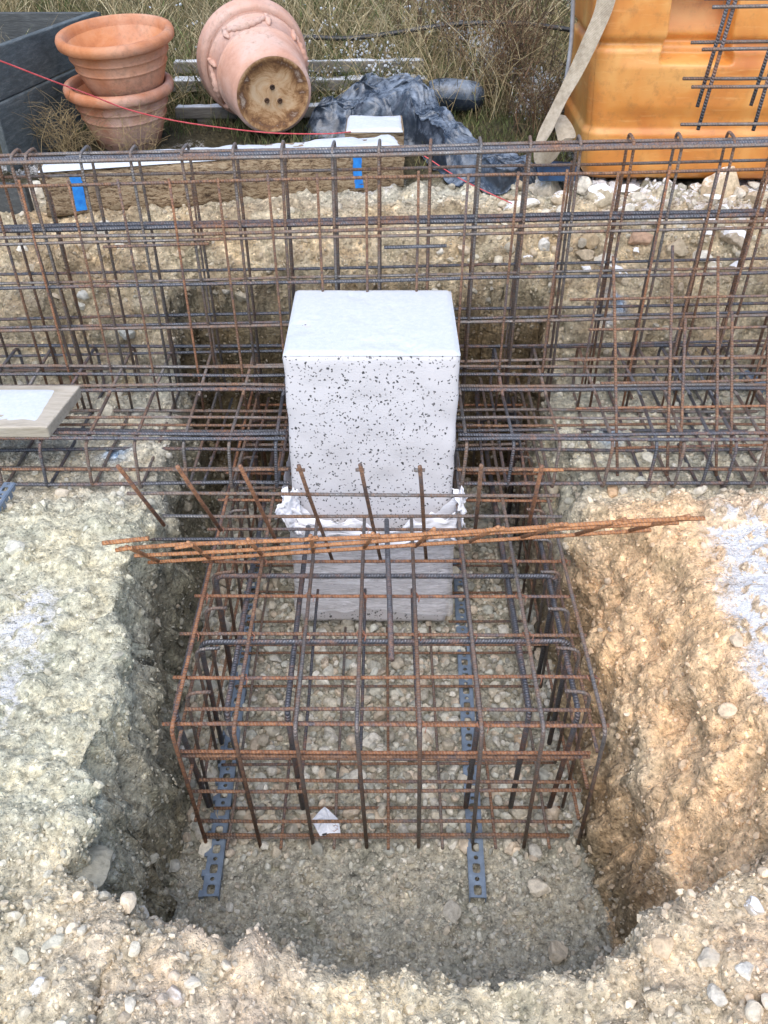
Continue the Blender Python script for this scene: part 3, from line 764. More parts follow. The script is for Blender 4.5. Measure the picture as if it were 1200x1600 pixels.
# mesh offcut leaning in front of the block
off = thing('mesh_offcut', 'cut strip of dark mesh with stubby cross ends propped in front of the foam block', 'rebar mesh', (0, 2.0, .5))
def op(X, t): return np.array([X + .045 * t, 1.70 + .30 * t, 1.02 - .58 * t])
for i in range(8):
    X = -.665 + .1515 * i; t1 = (.55, .62, .80, 1.0, 1.0, 1.0, .62, .66)[i]
    bar('mesh_bar', [op(X, -.03), op(X, t1)], .0056, M['rust'] if i in (0, 1, 2, 7) else M['rust2'], off)
    q = op(X, .02); w = (.030, .022, .022, .014, .014, .018, .016, .016)[i]; w2 = .06 if i == 7 else w * .6
    bar('cross_stub', [q + np.array([-w, .009, 0]), q + np.array([w2, .009, 0])], .0046, M['mixed' if i < 7 else 'bright'], off, jit=.0003)
for t, x0, x1, mt in ((.243, -.705, .463, 'mixed'), (.47, -.655, .49, 'mixed'), (.743, -.76, -.20, 'steel')):
    a, b = op(x0, t), op(x1, t + .004); a[1] += .010; b[1] += .010
    bar('long_bar', [a, b], .0050, M[mt], off)
# orange-rusted offcut lying from bank to bank
roff = thing('mesh_offcut', 'bright orange-rusted strip of mesh lying low across the cage from bank to bank', 'rebar mesh', (0, 1.7, .7))
ends = ((187, 859, 1100, 808, 1.60), (210, 869, 1062, 817, 1.72), (232, 878, 1017, 827, 1.84))
for (a, b, c_, d_, Y) in ends:
    A_, B_ = np.array(at(a, b, Y=Y)), np.array(at(c_, d_, Y=Y)); bar('long_bar', [A_, B_], .0058, M['bright'], roff, wob=.003)
A0, A1 = np.array(at(187, 859, Y=1.60)), np.array(at(1100, 808, Y=1.60)); C0, C1 = np.array(at(232, 878, Y=1.84)), np.array(at(1017, 827, Y=1.84))
for i in range(10):
    s = .02 + i * .1045
    a, c_ = A0 + (A1 - A0) * s, C0 + (C1 - C0) * s; d = (c_ - a)
    bar('mesh_bar', [a - d * .16, c_ + d * (.12 if i not in (3, 4) else .05)], .0058, M['bright'], roff, bend=.01)
    q = a - d * .12; w = .028
    bar('cross_stub', [q + np.array([-w, -.008, -.002]), q + np.array([w * .7, -.008, .004])], .0055, M['bright'], roff)
bar('long_bar', [at(160, 849, Y=1.565), at(232, 842, Y=1.565)], .006, M['bright'], roff)

# ---------------------------------------------------------------- foam block
def foam_mat():
    m = NM('speckled_foam'); c = m.coord('Object')
    mp = m.n('ShaderNodeMapping'); m.l(c, mp.inputs[0]); mp.inputs['Scale'].default_value = (1, 1, 1)
    w = m.n('ShaderNodeTexNoise'); w.inputs['Scale'].default_value = 60; w.inputs['Detail'].default_value = 2; m.l(c, w.inputs['Vector'])
    vm = m.n('ShaderNodeVectorMath', operation='MULTIPLY_ADD'); m.l(w.outputs['Color'], vm.inputs[0]); vm.inputs[1].default_value = (.022, .022, .022); m.l(c, vm.inputs[2])
    v = m.n('ShaderNodeTexVoronoi', feature='F1'); v.inputs['Scale'].default_value = 98; m.l(vm.outputs[0], v.inputs['Vector'])
    s = m.sep(v.outputs['Color'])
    on = m.ramp(s[0], [(.28, 0), (.30, 1)]); rad = m.math('ADD', m.math('MULTIPLY', s[1], .22), .17)
    spot = m.math('MULTIPLY', m.math('LESS_THAN', v.outputs['Distance'], rad), on)
    bead = m.vor(260, c); n = m.noise(4, 5, .6, c)
    base = m.ramp(n, [(.3, (.57, .55, .555)), (.7, (.65, .63, .635))])
    cb = m.mixc(spot, base, m.mixc(m.ramp(s[2], [(.3, 0), (.9, 1)]), (.05, .05, .05), (.20, .19, .19)))
    return m.set(cb, .65, 0, m.bump(m.math('ADD', bead, m.noise(25, 4, .6, c)), .25, .002), Subsurface_Weight=.0)
M['foam'] = foam_mat()
blk = thing('foam_block', 'tall white speckled foam block standing upright in the cage, frost on its top', 'foam block', (-.027, 2.34, .02))
import bmesh
def slab(name, x0, x1, y0, y1, z0, z1, mat, par, step=.02, amp=.002, bev=.012, taper=0.):
    """a box of many small faces with rounded, slightly uneven edges"""
    b = bmesh.new(); bmesh.ops.create_cube(b, size=1)
    for v in b.verts: v.co = Vector(((x0 + x1) / 2 + v.co.x * (x1 - x0), (y0 + y1) / 2 + v.co.y * (y1 - y0), (z0 + z1) / 2 + v.co.z * (z1 - z0)))
    for ax, (lo, hi) in enumerate(((x0, x1), (y0, y1), (z0, z1))):
        k = max(1, int((hi - lo) / step)); no = [0, 0, 0]; no[ax] = 1
        for i in range(1, k):
            co = [0, 0, 0]; co[ax] = lo + (hi - lo) * i / k
            bmesh.ops.bisect_plane(b, geom=b.verts[:] + b.edges[:] + b.faces[:], plane_co=co, plane_no=no)
    V = np.array([v.co[:] for v in b.verts]); F = [[v.index for v in f.verts] for f in b.faces]; b.free()
    lo, hi = np.array([x0, y0, z0]), np.array([x1, y1, z1])
    inner = np.clip(V, lo + bev, hi - bev); dd = V - inner; L = np.linalg.norm(dd, axis=1)
    V = np.where(L[:, None] > bev, inner + dd / np.maximum(L, 1e-9)[:, None] * bev, V)
    nrm = dd / np.maximum(L, 1e-9)[:, None]
    V = V + nrm * (amp * (fbm(V[:, 0] * 14, V[:, 1] * 14, V[:, 2] * 14, 3) * 1.6))[:, None]
    return mk(name, V, F, mat, par, True)
slab('block_body', BL + .002, BR - .002, BF + .02, BB, .045, 1.085, M['foam'], blk, .018, .0035, .014)
def snow_patch(name, x0, x1, y0, y1, z, th, par, bias=.3, freq=9, tilt=None, step=.01, seed=0., edge=.03, mat=None, fn=None):
    xs = np.arange(x0, x1 + step * .5, step); ys = np.arange(y0, y1 + step * .5, step); Xg, Yg = np.meshgrid(xs, ys)
    e = np.minimum(np.minimum(Xg - x0, x1 - Xg), np.minimum(Yg - y0, y1 - Yg))
    n = fbm(Xg * freq + seed, Yg * freq, 3.3 + seed, 4)
    h = np.clip((n + bias) * 1.6, -1, 1) * ss(0, edge, e) - (1 - ss(0, edge, e)) * .3
    Zg = z + th * np.clip(h, -.6, 1) ; 
    if tilt is not None: Zg = Zg + tilt(Xg, Yg)
    V = np.stack([Xg, Yg, Zg], -1)
    if fn is not None: V = fn(V)
    i = np.arange(Xg.size).reshape(Xg.shape)
    F = np.stack([i[:-1, :-1], i[:-1, 1:], i[1:, 1:], i[1:, :-1]], -1).reshape(-1, 4)
    return mk(name, V.reshape(-1, 3), F, mat or M['snow'], par)
frost = snow_patch('frost_cover', BL + .004, BR - .004, BF + .022, BB - .004, 1.084, .007, blk, .75, 12, edge=.012, step=.008)

def film_mat():
    m = NM('milky_film'); c = m.coord('Object')
    mp = m.n('ShaderNodeMapping'); m.l(c, mp.inputs[0]); mp.inputs['Scale'].default_value = (1.2, 1.2, 9)
    n = m.noise(9, 7, .7, mp.outputs[0], 1.2); n2 = m.noise(30, 5, .6, c)
    m.set(m.ramp(n, [(.3, (.84, .83, .86)), (.7, (.95, .94, .96))]), .5, 0, m.bump(n, .6, .008), Alpha=1.0)
    tr = m.n('ShaderNodeBsdfTransparent'); mx = m.n('ShaderNodeMixShader')
    m.l(m.math('ADD', m.ramp(n, [(.35, .20), (.62, .65)]), m.attr('opq', 'Fac'), clamp=True), mx.inputs[0]); m.l(tr.outputs[0], mx.inputs[1]); m.l(m.b.outputs[0], mx.inputs[2]); m.l(mx.outputs[0], m.out.inputs[0])
    return m.m
M['film'] = film_mat()
def lean_back(o):
    n = len(o.data.vertices); a = np.empty(n * 3, np.float32); o.data.vertices.foreach_get('co', a); a = a.reshape(-1, 3); a[:, 1] += .075 * a[:, 2]; o.data.vertices.foreach_set('co', a.ravel()); o.data.update()
for o_ in blk.children: lean_back(o_)
# film wound round the lower half: one loose crumpled sleeve
cor = [(BL - .006, BF + .012), (BR + .006, BF + .012), (BR + .006, BB + .006), (BL - .006, BB + .006), (BL - .006, BF + .012)]
ring = []
for (a, b), (c_, d_) in zip(cor[:-1], cor[1:]):
    L_ = math.hypot(c_ - a, d_ - b); k = int(L_ / .008)
    for i in range(k): ring.append((a + (c_ - a) * i / k, b + (d_ - b) * i / k))
ring = np.array(ring); nr = len(ring); nz_ = 44; cxy = np.array([(BL + BR) / 2, (BF + BB) / 2])
V = []
for j in range(nz_ + 1):
    t = j / nz_
    xx, yy = ring[:, 0], ring[:, 1]
    side = np.clip(np.abs(xx - cxy[0]) / ((BR - BL) / 2), 0, 1)
    top = .475 + .15 * side ** 3 + .022 * fbm(xx * 30, yy * 30, 5., 3)
    bot = .115 + .03 * fbm(xx * 8, yy * 8, 2., 2)
    zz = bot + (top - bot) * t
    outv = (ring - cxy) / np.array([(BR - BL) / 2, (BB - BF) / 2]); ml = np.max(np.abs(outv), axis=1)[:, None]
    outn = np.where(np.abs(outv) > .93 * ml, np.sign(outv), 0); outn = outn / (np.linalg.norm(outn, axis=1)[:, None] + 1e-9)
    puff = .004 + .006 * (fbm(xx * 9, yy * 9 + 2, zz * 26, 4) + .5) + ss(.80, 1.0, t) * (.004 + .010 * side ** 6) + .008 * ss(.2, 0, t)
    q = ring + outn * np.maximum(puff, .002)[:, None]
    V.append(np.stack([q[:, 0], q[:, 1], zz], -1))
V = np.concatenate(V); F = []
for j in range(nz_):
    for i in range(nr):
        F.append((j * nr + i, j * nr + (i + 1) % nr, (j + 1) * nr + (i + 1) % nr, (j + 1) * nr + i))
opq = np.repeat(ss(.80, .92, np.linspace(0, 1, nz_ + 1)), nr)
film = mk('plastic_film', V, F, M['film'], None, True, loc=(-.027, 2.34, .05), attrs={'opq': opq}); lean_back(film)
tag(film, 'crumpled milky plastic film wound round the lower half of the foam block', 'plastic film')

def flap(pts, amp, seed):      # a torn tail of the film, hanging free; corner points given in place
    a, b, c_, d_ = [np.array(q) for q in pts]; n = 26; U, Vv = np.meshgrid(np.linspace(0, 1, n), np.linspace(0, 1, n))
    P = (a * ((1 - U) * (1 - Vv))[..., None] + b * (U * (1 - Vv))[..., None] + c_ * (U * Vv)[..., None] + d_ * ((1 - U) * Vv)[..., None])
    P[..., 1] += amp * fbm(U * 4 + seed, Vv * 3, 1., 3) - .3 * amp; P[..., 2] += .035 * fbm(U * 6, Vv * 2 + seed, 4., 3) * np.abs(Vv - .5) * 2; P[..., 0] += .02 * fbm(U * 2, Vv * 7 + seed, 6., 3) * np.abs(U - .5) * 2
    i = np.arange(n * n).reshape(n, n); F = np.stack([i[:-1, :-1], i[:-1, 1:], i[1:, 1:], i[1:, :-1]], -1).reshape(-1, 4)
    o = mk('torn_flap', P.reshape(-1, 3), F, M['film'], film, True, attrs={'opq': np.full(n * n, .9)}); s = o.modifiers.new('th', 'SOLIDIFY'); s.thickness = .0012
flap([at(474, 838, Y=2.085), at(428, 806, Y=2.07), at(446, 762, Y=2.10), at(466, 768, Y=2.115)], .03, 1)
flap([at(708, 836, Y=2.085), at(724, 822, Y=2.06), at(730, 764, Y=2.09), at(712, 766, Y=2.115)], .02, 5)
flap([at(462, 842, Y=2.075), at(600, 848, Y=2.07), at(600, 826, Y=2.078), at(458, 796, Y=2.085)], .018, 9)
flap([at(600, 850, Y=2.07), at(714, 842, Y=2.075), at(716, 800, Y=2.085), at(600, 824, Y=2.078)], .018, 13)

# ---------------------------------------------------------------- perforated spacer strips
def plastic_mat(name, col):
    m = NM(name); c = m.coord('Object'); n = m.noise(30, 6, .7, c)
    cc = m.ramp(n, [(.35, tuple(x_ * .7 for x_ in col)), (.6, col), (.8, tuple(min(1, x_ * 1.5 + .02) for x_ in col))])
    return m.set(cc, .5, 0, m.bump(n, .2, .001))
M['strip'] = plastic_mat('blue_grey_strip', (.19, .245, .32))
def strip_obj(label, A, B, w=.038, z0=.012, hz=.028, seg=.052, jag=0, ztop=None):
    A, B = np.array(A, float), np.array(B, float); L_ = np.linalg.norm(B - A); d = (B - A) / L_; s_ = np.array([d[1], -d[0], 0]); s_ /= np.linalg.norm(s_); upv = np.array([0, 0, 1.])
    t = thing('spacer_strip', label, 'spacer strip', tuple(A)); mb = MB(); n = int(L_ / seg); th = .003
    k = 16; ang = np.linspace(0, 2 * np.pi, k, endpoint=False)
    for i in range(n):
        for half, (c0, hl, shape) in enumerate((((i + .33) * seg, seg * .23, 'r'), ((i + .83) * seg, seg * .105, 'o'))):
            half_len = seg * .33 if shape == 'r' else seg * .17
            outer, inner = [], []
            for q in ang:
                ca, sa = math.cos(q), math.sin(q); mx = max(abs(ca), abs(sa))
                outer.append((ca / mx * half_len, sa / mx * w / 2))
                if shape == 'r':
                    e = (abs(ca) ** 5 + abs(sa) ** 5) ** (-.2); inner.append((ca * e * hl, sa * e * w * .27))
                else: inner.append((ca * hl, sa * seg * .105))
            pts = []
            for zz in (hz, hz - th):
                for loop in (outer, inner):
                    for (a, b) in loop: pts.append(A + d * (c0 + a) + s_ * b + upv * (zz))
            f = []
            for q in range(k):
                r_n = (q + 1) % k
                f.append((q, r_n, k + r_n, k + q)); f.append((2 * k + q, 3 * k + q, 3 * k + r_n, 2 * k + r_n))
                f.append((k + q, k + r_n, 3 * k + r_n, 3 * k + q)); f.append((q, 2 * k + q, 2 * k + r_n, r_n))
            mb.add(pts, f)
    mb.build('perforated_plate', M['strip'], t)
    for sgn in (-1, 1):
        wb = MB()
        for i in range(n * 2):
            a0, a1 = i * seg / 2, (i + .62) * seg / 2
            lo = 0. if i % 2 == 0 else .010
            o0 = sgn * (w / 2); o1 = sgn * (w / 2 + .003)
            if jag and sgn == -1: o1 = sgn * (w / 2 + .003 + .009 * (i % 2 == 0))
            c8 = []
            for zz in (lo, hz + (-.002)):
                for (aa, oo) in ((a0, o0), (a1, o0), (a1, o1), (a0, o1)): c8.append(A + d * aa + s_ * oo + upv * zz)
            wb.hexa(c8)
            c8 = []
            for zz in (hz - .010, hz - .0015):
                for (aa, oo) in ((a1, o0), ((i + 1) * seg / 2, o0), ((i + 1) * seg / 2, sgn * (w / 2 + .003)), (a1, sgn * (w / 2 + .003))): c8.append(A + d * aa + s_ * oo + upv * zz)
            wb.hexa(c8)
        wb.build('side_web', M['strip'], t)
    return t
strip_obj('left blue-grey perforated spacer strip with jagged edge under the cage in the pit', at(330, 1408, Z=.008), at(403, 880, Z=.008), w=.040, jag=1, seg=.058)
strip_obj('right blue-grey perforated spacer strip sticking out under the cage front', at(746, 1410, Z=.008), at(716, 880, Z=.008), w=.040, seg=.062)
strip_obj('dark perforated spacer strip at the left frame edge under the long cage', at(-25, 830, Z=.655), at(22, 760, Z=.66), w=.032, seg=.05)
strip_obj('upper right blue-grey perforated spacer strip lying on the bank behind the long cage', at(1160, 590, Z=.72), at(1260, 660, Z=.70), w=.032, seg=.05)

# white packet
pk = NM('paper_packet'); c = pk.coord('Object'); n = pk.noise(60, 5, .7, c)
M['packet'] = pk.set(pk.ramp(n, [(.3, (.62, .66, .74)), (.6, (.86, .88, .92))]), .5, 0, pk.bump(n, .4, .003))
cn = [at(507, 1262, Z=.066), at(487, 1284, Z=.062), at(500, 1306, Z=.066), at(531, 1303, Z=.05), at(529, 1283, Z=.06)]
gr = [np.array(cn[0])]; ctr = np.mean(cn, axis=0) + np.array([0, 0, .012])
Vp = [ctr]; Fp = []
ringp = []
for i in range(5):
    a, b = np.array(cn[i]), np.array(cn[(i + 1) % 5])
    for k in range(4): ringp.append(a + (b - a) * k / 4)
for lv in (.35, .7, 1.0):
    for q in ringp: Vp.append(ctr + (q - ctr) * lv + np.array([0, 0, rng.normal(0, .0018)]))
nr = len(ringp)
for i in range(nr): Fp.append((0, 1 + (i + 1) % nr, 1 + i))
for l in range(2):
    for i in range(nr): Fp.append((1 + l * nr + i, 1 + l * nr + (i + 1) % nr, 1 + (l + 1) * nr + (i + 1) % nr, 1 + (l + 1) * nr + i))
pko = mk('packet', Vp, Fp, M['packet'], None, False, loc=tuple(np.mean(cn, axis=0)))
m = pko.modifiers.new('th', 'SOLIDIFY'); m.thickness = .006; m.offset = -1
tag(pko, 'crumpled white paper packet lying inside the front of the pit cage', 'packet')
mbp = MB(); q = at(503, 1303, Z=.078); mbp.add([q, at(511, 1301, Z=.080), at(510, 1305, Z=.078), at(504, 1306, Z=.076)], [(0, 1, 2, 3)])
o = mbp.build('black_mark', soft_mat('black_ink', [(.4, (.01, .01, .012)), (.6, (.03, .03, .03))]), pko)
V = [at(*q_, Z=.0805) for q_ in ((521, 1291), (524, 1289), (528, 1291), (528, 1295), (522, 1299), (520, 1298))]
V, F, UV = tube_arrays(V, .0008, 5); mk('grey_ring_mark', V, F, M['tie'], pko, uv=UV)
# ---------------------------------------------------------------- planks, beam, boards
def board(name, label, cat, corners, mat, group=None, step=None):
    c = np.array(corners, float); loc = tuple(c[:4].mean(0)); mb = MB(); mb.hexa([tuple(q) for q in c])
    o = mb.build(name, mat, None, False, loc); bevel(o, .005, 2); tag(o, label, cat, group); return o
pl = board('plank', 'short thick plank with snow lying on the low cage at the left edge', 'plank',
           [(-1.9, 2.155, .812), (-1.035, 2.155, .812), (-1.005, 2.40, .812), (-1.9, 2.40, .812), (-1.9, 2.145, .858), (-1.03, 2.145, .858), (-1.00, 2.40, .858), (-1.9, 2.40, .858)], M['plank'])
snow_patch('snow_cover', -1.88, -1.05, 2.155, 2.39, .857, .005, pl, .22, 6, edge=.05, seed=4.)

b0, b1 = np.array(at(78, 345, Z=1.125)), np.array(at(632, 290, Z=1.14))
bd = b1 - b0; bd[2] = 0; Lb = np.linalg.norm(bd); bd /= Lb; bn = np.array([-bd[1], bd[0], 0.])
bt = thing('timber_beam', 'long squared timber beam with snow on top and two blue paint marks on the bank edge', 'beam', tuple(b0))
nx_, ny_ = 90, 8
def beam_pt(s, t, hh):   # along, round the section
    return b0 + bd * s + bn * t + np.array([0, 0, hh])
hB, dB = .185, .17
prof = []
for i in range(8): prof.append((0, hB * i / 8))
for i in range(6): prof.append((dB * i / 6, hB))
for i in range(8): prof.append((dB, hB * (1 - i / 8)))
for i in range(6): prof.append((dB * (1 - i / 6), 0))
V = []; ns = 120
for i in range(ns + 1):
    s = Lb * i / ns
    for (t, hh) in prof:
        dx = .006 * fbm(s * 5, t * 20, hh * 30, 3) + .004 * ridged(s * 1.5, t * 30, hh * 45 + 3, 2) + .012 * max(0, vnoise(s * 3., hh * 8, 4.) - .3)
        ed = .010 if (t in (0, dB) and hh in (0, hB)) else 0
        tt, h2 = t + (dx + ed if t < dB / 2 else -dx - ed), hh + (dx * .6 if hh < hB / 2 else -dx * .6) - (ed if hh > hB / 2 else -ed)
        V.append(beam_pt(s + .012 * fbm(t * 12, hh * 12, i // 119 * 3.) * (i in (0, ns)), tt, h2 + .055 * (s / Lb) * -.2))
n = len(prof); F = [(i * n + k, (i + 1) * n + k, (i + 1) * n + (k + 1) % n, i * n + (k + 1) % n) for i in range(ns) for k in range(n)]
F = [f[::-1] for f in F] + [tuple(range(n)), tuple(ns * n + k for k in range(n))[::-1]]
mb_ = mk('beam_body', V, F, M['beam'], bt, True)
def beam_map(Vg):
    s, t, hh = Vg[..., 0], Vg[..., 1], Vg[..., 2]
    return b0 + s[..., None] * bd + t[..., None] * bn + np.stack([0 * s, 0 * s, hh - .011 * s / Lb], -1)
snow_patch('snow_cover', .0, Lb, .004, dB, hB - .005, .013, bt, .40, 7, edge=.030, fn=beam_map, seed=2.)
for s0, s1 in (((.105, .145)), (Lb - .215, Lb - .180)):
    mb = MB(); k = 7
    for i in range(k):
        h0, h1 = hB * (.12 + .72 * i / k), hB * (.12 + .72 * (i + 1) / k); w0 = rng.uniform(-.004, .004)
        mb.hexa([beam_pt(s0 + w0, -.003, h0), beam_pt(s1 + w0, -.003, h0), beam_pt(s1 + w0, .02, h0), beam_pt(s0 + w0, .02, h0), beam_pt(s0 + w0, -.003, h1), beam_pt(s1 + w0, -.003, h1), beam_pt(s1 + w0, .02, h1), beam_pt(s0 + w0, .02, h1)])
    mb.build('blue_mark', M['blue_paint'], bt)
mb = MB(); q0, q1 = np.array(at(545, 222, Z=1.26)), np.array(at(630, 214, Z=1.26))
st_ = board('wood_block', 'short snow-topped wood block behind the right end of the beam', 'wood block',
            [(-.165, 3.72, 1.15), (.085, 3.74, 1.15), (.08, 3.98, 1.15), (-.165, 3.96, 1.15), (-.165, 3.72, 1.30), (.085, 3.74, 1.31), (.08, 3.98, 1.31), (-.165, 3.96, 1.30)], M['beam'])
snow_patch('snow_cover', -.16, .08, 3.725, 3.955, 1.306, .012, st_, .7, 8, edge=.012)

# raised bed boards at the left
def vboard(name, label, A, B, z0, z1, th, mat, snow=True):
    A, B = np.array(A, float), np.array(B, float); d = B - A; d /= np.linalg.norm(d); nn = np.array([-d[1], d[0]]) * th
    c = [(*A, z0), (*B, z0), (*(B + nn), z0), (*(A + nn), z0), (*A, z1), (*B, z1), (*(B + nn), z1), (*(A + nn), z1)]
    return board(name, label, 'board', c, mat)
vboard('board', 'upper dark wet board on edge at the left, slanting back behind the pots', (-1.56, 3.66), (-1.385, 4.66), 1.432, 1.615, .035, M['darkwood'])
vboard('board', 'lower smooth green-grey board on edge beneath the dark one left of the pots', (-1.556, 3.62), (-1.372, 4.62), 1.17, 1.43, .030, M['darkwood'])
vboard('board', 'far dark board on edge running left behind the pots with a pale top', (-2.6, 4.72), (-1.40, 4.72), 1.46, 1.60, .035, M['darkwoodx'])
vboard('board', 'broken dark board end standing at the left end of the beam', (-1.62, 3.28), (-1.36, 3.22), 1.05, 1.24, .03, M['darkwoodx'])
pb = [((-1.05, 4.62), (.2, 4.66), 1.40, .05, 'upper snow-dusted grey slat behind the terracotta pots'),
      ((-1.05, 4.52), (.22, 4.56), 1.335, .10, 'second grey slat from the top behind the terracotta pots'),
      ((-1.0, 4.30), (.14, 4.34), 1.265, .07, 'lowest snow-covered slat, showing between the upright and the tipped pot')]
for A, B, zt, dp, lab in pb:
    zb = zt - .05
    o = board('slat', lab, 'slat', [(A[0], A[1], zb), (B[0], B[1], zb), (B[0], B[1] + dp, zb), (A[0], A[1] + dp, zb), (A[0], A[1], zt), (B[0], B[1], zt), (B[0], B[1] + dp, zt), (A[0], A[1] + dp, zt)], M['greywood'])
    snow_patch('snow_cover', A[0], B[0], A[1] + .004, A[1] + dp - .002, zt - .002, .010, o, .5, 7, edge=.01, tilt=lambda X, Y, A=A, B=B: 0 * X, fn=lambda V, A=A, B=B: V + np.stack([0 * V[..., 0], (V[..., 0] - A[0]) / (B[0] - A[0]) * (B[1] - A[1]), 0 * V[..., 0]], -1))
    for X in (-.9, .05):
        mb = MB(); mb.box(X, X + .07, A[1] + .01, A[1] + dp - .005, 1.12, zb - .002); sp = mb.build('support', M['greywood'], o)

# ---------------------------------------------------------------- terracotta pots
def terra_mat(name, a, b, c3, bloom=.5, wear=1.):
    m = NM(name); c = m.coord('Object')
    n = m.noise(6, 8, .7, c, .4); n2 = m.noise(50, 6, .7, c); n3 = m.noise(2.6, 5, .6, c)
    col = m.ramp(n, [(.3, a), (.5, b), (.7, c3)])
    col = m.mixc(m.math('MULTIPLY', m.ramp(n3, [(.42, 0), (.62, 1)]), bloom), col, (.62, .45, .38))
    col = m.mixc(m.ramp(m.math('ADD', m.math('MULTIPLY', n2, .5), m.math('MULTIPLY', n3, .5)), [(.52, 0), (.64, .5)]), col, (.20, .12, .07))
    return m.set(col, .85, 0, m.bump(m.math('ADD', n2, n), .45, .006))
M['terra'] = terra_mat('terracotta', (.36, .12, .045), (.52, .20, .08), (.60, .28, .14), .35)
M['terra2'] = terra_mat('weathered_terracotta', (.34, .12, .055), (.50, .19, .085), (.60, .29, .17), .75)
M['terra3'] = terra_mat('pink_terracotta', (.48, .24, .16), (.60, .34, .245), (.66, .43, .34), .85)
def base_mat():
    m = NM('stained_pot_base'); c = m.coord('Object')
    s = m.sep(c); r2_ = m.math('SQRT', m.math('ADD', m.math('POWER', s[0], 2.0), m.math('POWER', s[1], 2.0)))
    n = m.noise(11, 8, .75, c, 1.2); n2 = m.noise(60, 5, .6, c)
    f = m.math('ADD', m.math('MULTIPLY', n, 1.0), m.ramp(m.math('MULTIPLY', r2_, 5.0), [(.45, 0), (.68, .24), (.80, .05)]))
    col = m.ramp(f, [(.40, (.62, .44, .27)), (.52, (.54, .33, .17)), (.60, (.36, .19, .08)), (.72, (.14, .06, .025)), (.85, (.48, .36, .27))])
    return m.set(col, .8, 0, m.bump(m.math('ADD', n, n2), .3, .004))
M['potbase'] = base_mat()
def lathe(prof, n=72):
    prof = np.array(prof, float); a = np.linspace(0, 2 * np.pi, n, endpoint=False)
    V = np.stack([prof[:, 0, None] * np.cos(a), prof[:, 0, None] * np.sin(a), np.broadcast_to(prof[:, 1, None], (len(prof), n))], -1).reshape(-1, 3)
    F = [(i * n + k, i * n + (k + 1) % n, (i + 1) * n + (k + 1) % n, (i + 1) * n + k) for i in range(len(prof) - 1) for k in range(n)]
    return V, F
def place(V, Mx): return np.asarray(V) @ np.array(Mx.to_3x3()).T
def pot_thing(name, label, loc, rot, body, rim, mat, extra=None):
    t = thing(name, label, 'plant pot', loc); t.rotation_euler = rot
    for nm, pr, mt in (('pot_body', body, mat), ('rim', rim, mat)):
        V, F = lathe(pr); o = mk(nm, V + np.array(loc), F, mt, t); o.data.shade_smooth()
    return t
def ring_prof(r, z0, z1, out, n=7):     # a rounded band
    return [(r + out * math.sin(math.pi * i / (n - 1)) ** .6, z0 + (z1 - z0) * i / (n - 1)) for i in range(n)]
# upright pots, one in the other
Rr, Hh = .232, .265
body = [(0.0, .0), (.13, .0), (.140, .006), (.165, .07), (.182, .12)] + ring_prof(.183, .125, .137, .006, 5) + [(.196, .165)] + ring_prof(.197, .170, .182, .006, 5) + [(.208, .222), (.196, .224), (.150, .03), (0, .02)]
rim = [(.203, .218), (.226, .216), (.236, .224), (.238, .244), (.232, .258), (.216, .263), (.205, .258), (.199, .235), (.196, .222)]
L0 = at(203, 218, Y=4.06); zb = 1.175
pot_thing('plant_pot', 'lower terracotta pot of the upright stack, whitish bloom on its side, holding the other pot', (L0[0], 4.06, zb), (R(5), 0, 0), body, rim, M['terra2'])
U0 = at(187, 60, Y=4.09)
sc_ = 1.045
pot_thing('plant_pot', 'upper clean orange terracotta pot standing inside the lower one', (U0[0] + .01, 4.05, zb + .205), (R(7), R(-2), 0), [(a * sc_, b * .98) for a, b in body], [(a * sc_, b * .98) for a, b in rim], M['terra'])
# tipped big pot
ray = Vector(at(427, 148, Y=4.0)) - Vector((0, 0, CAM_H)); ray.normalize()
rgt = Vector((1, 0, 0)); dwn = ray.cross(rgt); dwn = dwn if dwn.z < 0 else -dwn
axis_b = (-ray * math.cos(R(27)) + (rgt * .50 + dwn * .86) * math.sin(R(27))).normalized()   # rim -> base
Bc = Vector(at(427, 149, Y=3.95))
zax = -axis_b                      # local +Z runs base -> rim
q = zax.to_track_quat('Z', 'Y')
big = thing('plant_pot', 'large pale pink terracotta pot tipped over with its stained round base facing the viewer', 'plant pot', tuple(Bc))
big.rotation_euler = q.to_euler()
br, RR, HL = .172, .245, .40
bodyb = [(br - .012, .0), (br, .006), (br + .004, .02), (.195, .17)] + ring_prof(.197, .178, .190, .005, 5) + ring_prof(.200, .195, .205, .004, 5) + [(.216, .29)] + ring_prof(.217, .295, .307, .006, 5) + [(.224, .338), (.210, .34), (.150, .03), (0, .025)]
rimb = [(.220, .332), (.236, .330), (.246, .338), (.250, .352), (.250, .375), (.256, .382), (.257, .398), (.248, .408), (.232, .410), (.222, .400), (.216, .345)]
V, F = lathe(bodyb); mk('pot_body', V + np.array(Bc), F, M['terra3'], big)
V, F = lathe(rimb); mk('rim', V + np.array(Bc), F, M['terra3'], big)
discp = [(0, .012), (.05, .012), (.052, .010), (br - .030, .010), (br - .027, .002), (br - .013, .0015)]
V, F = lathe([(a, -b + .013) for a, b in discp]); V[:, 2] = np.interp(np.hypot(V[:, 0], V[:, 1]), [0, br - .032, br - .027, br - .012], [.006, .006, .0, .0]); 
F = [f[::-1] for f in F]; mk('pot_base', V + np.array(Bc), F, M['potbase'], big)
M['hole'] = soft_mat('drain_hole', [(.4, (.03, .015, .008)), (.6, (.10, .05, .025))])
for i, (a, b) in enumerate(((-.030, -.028), (.028, -.022), (.002, .032))):
    V, F = lathe([(0, .002), (.006, .0005), (.0095, -.003), (.012, .0045)], 14)
    V = V * np.array([1, 1, 1]) + np.array([a, b, .002]); mk('drain_hole', V + np.array(Bc), F, M['hole'], big)
rel = []; VV, FF = [], []
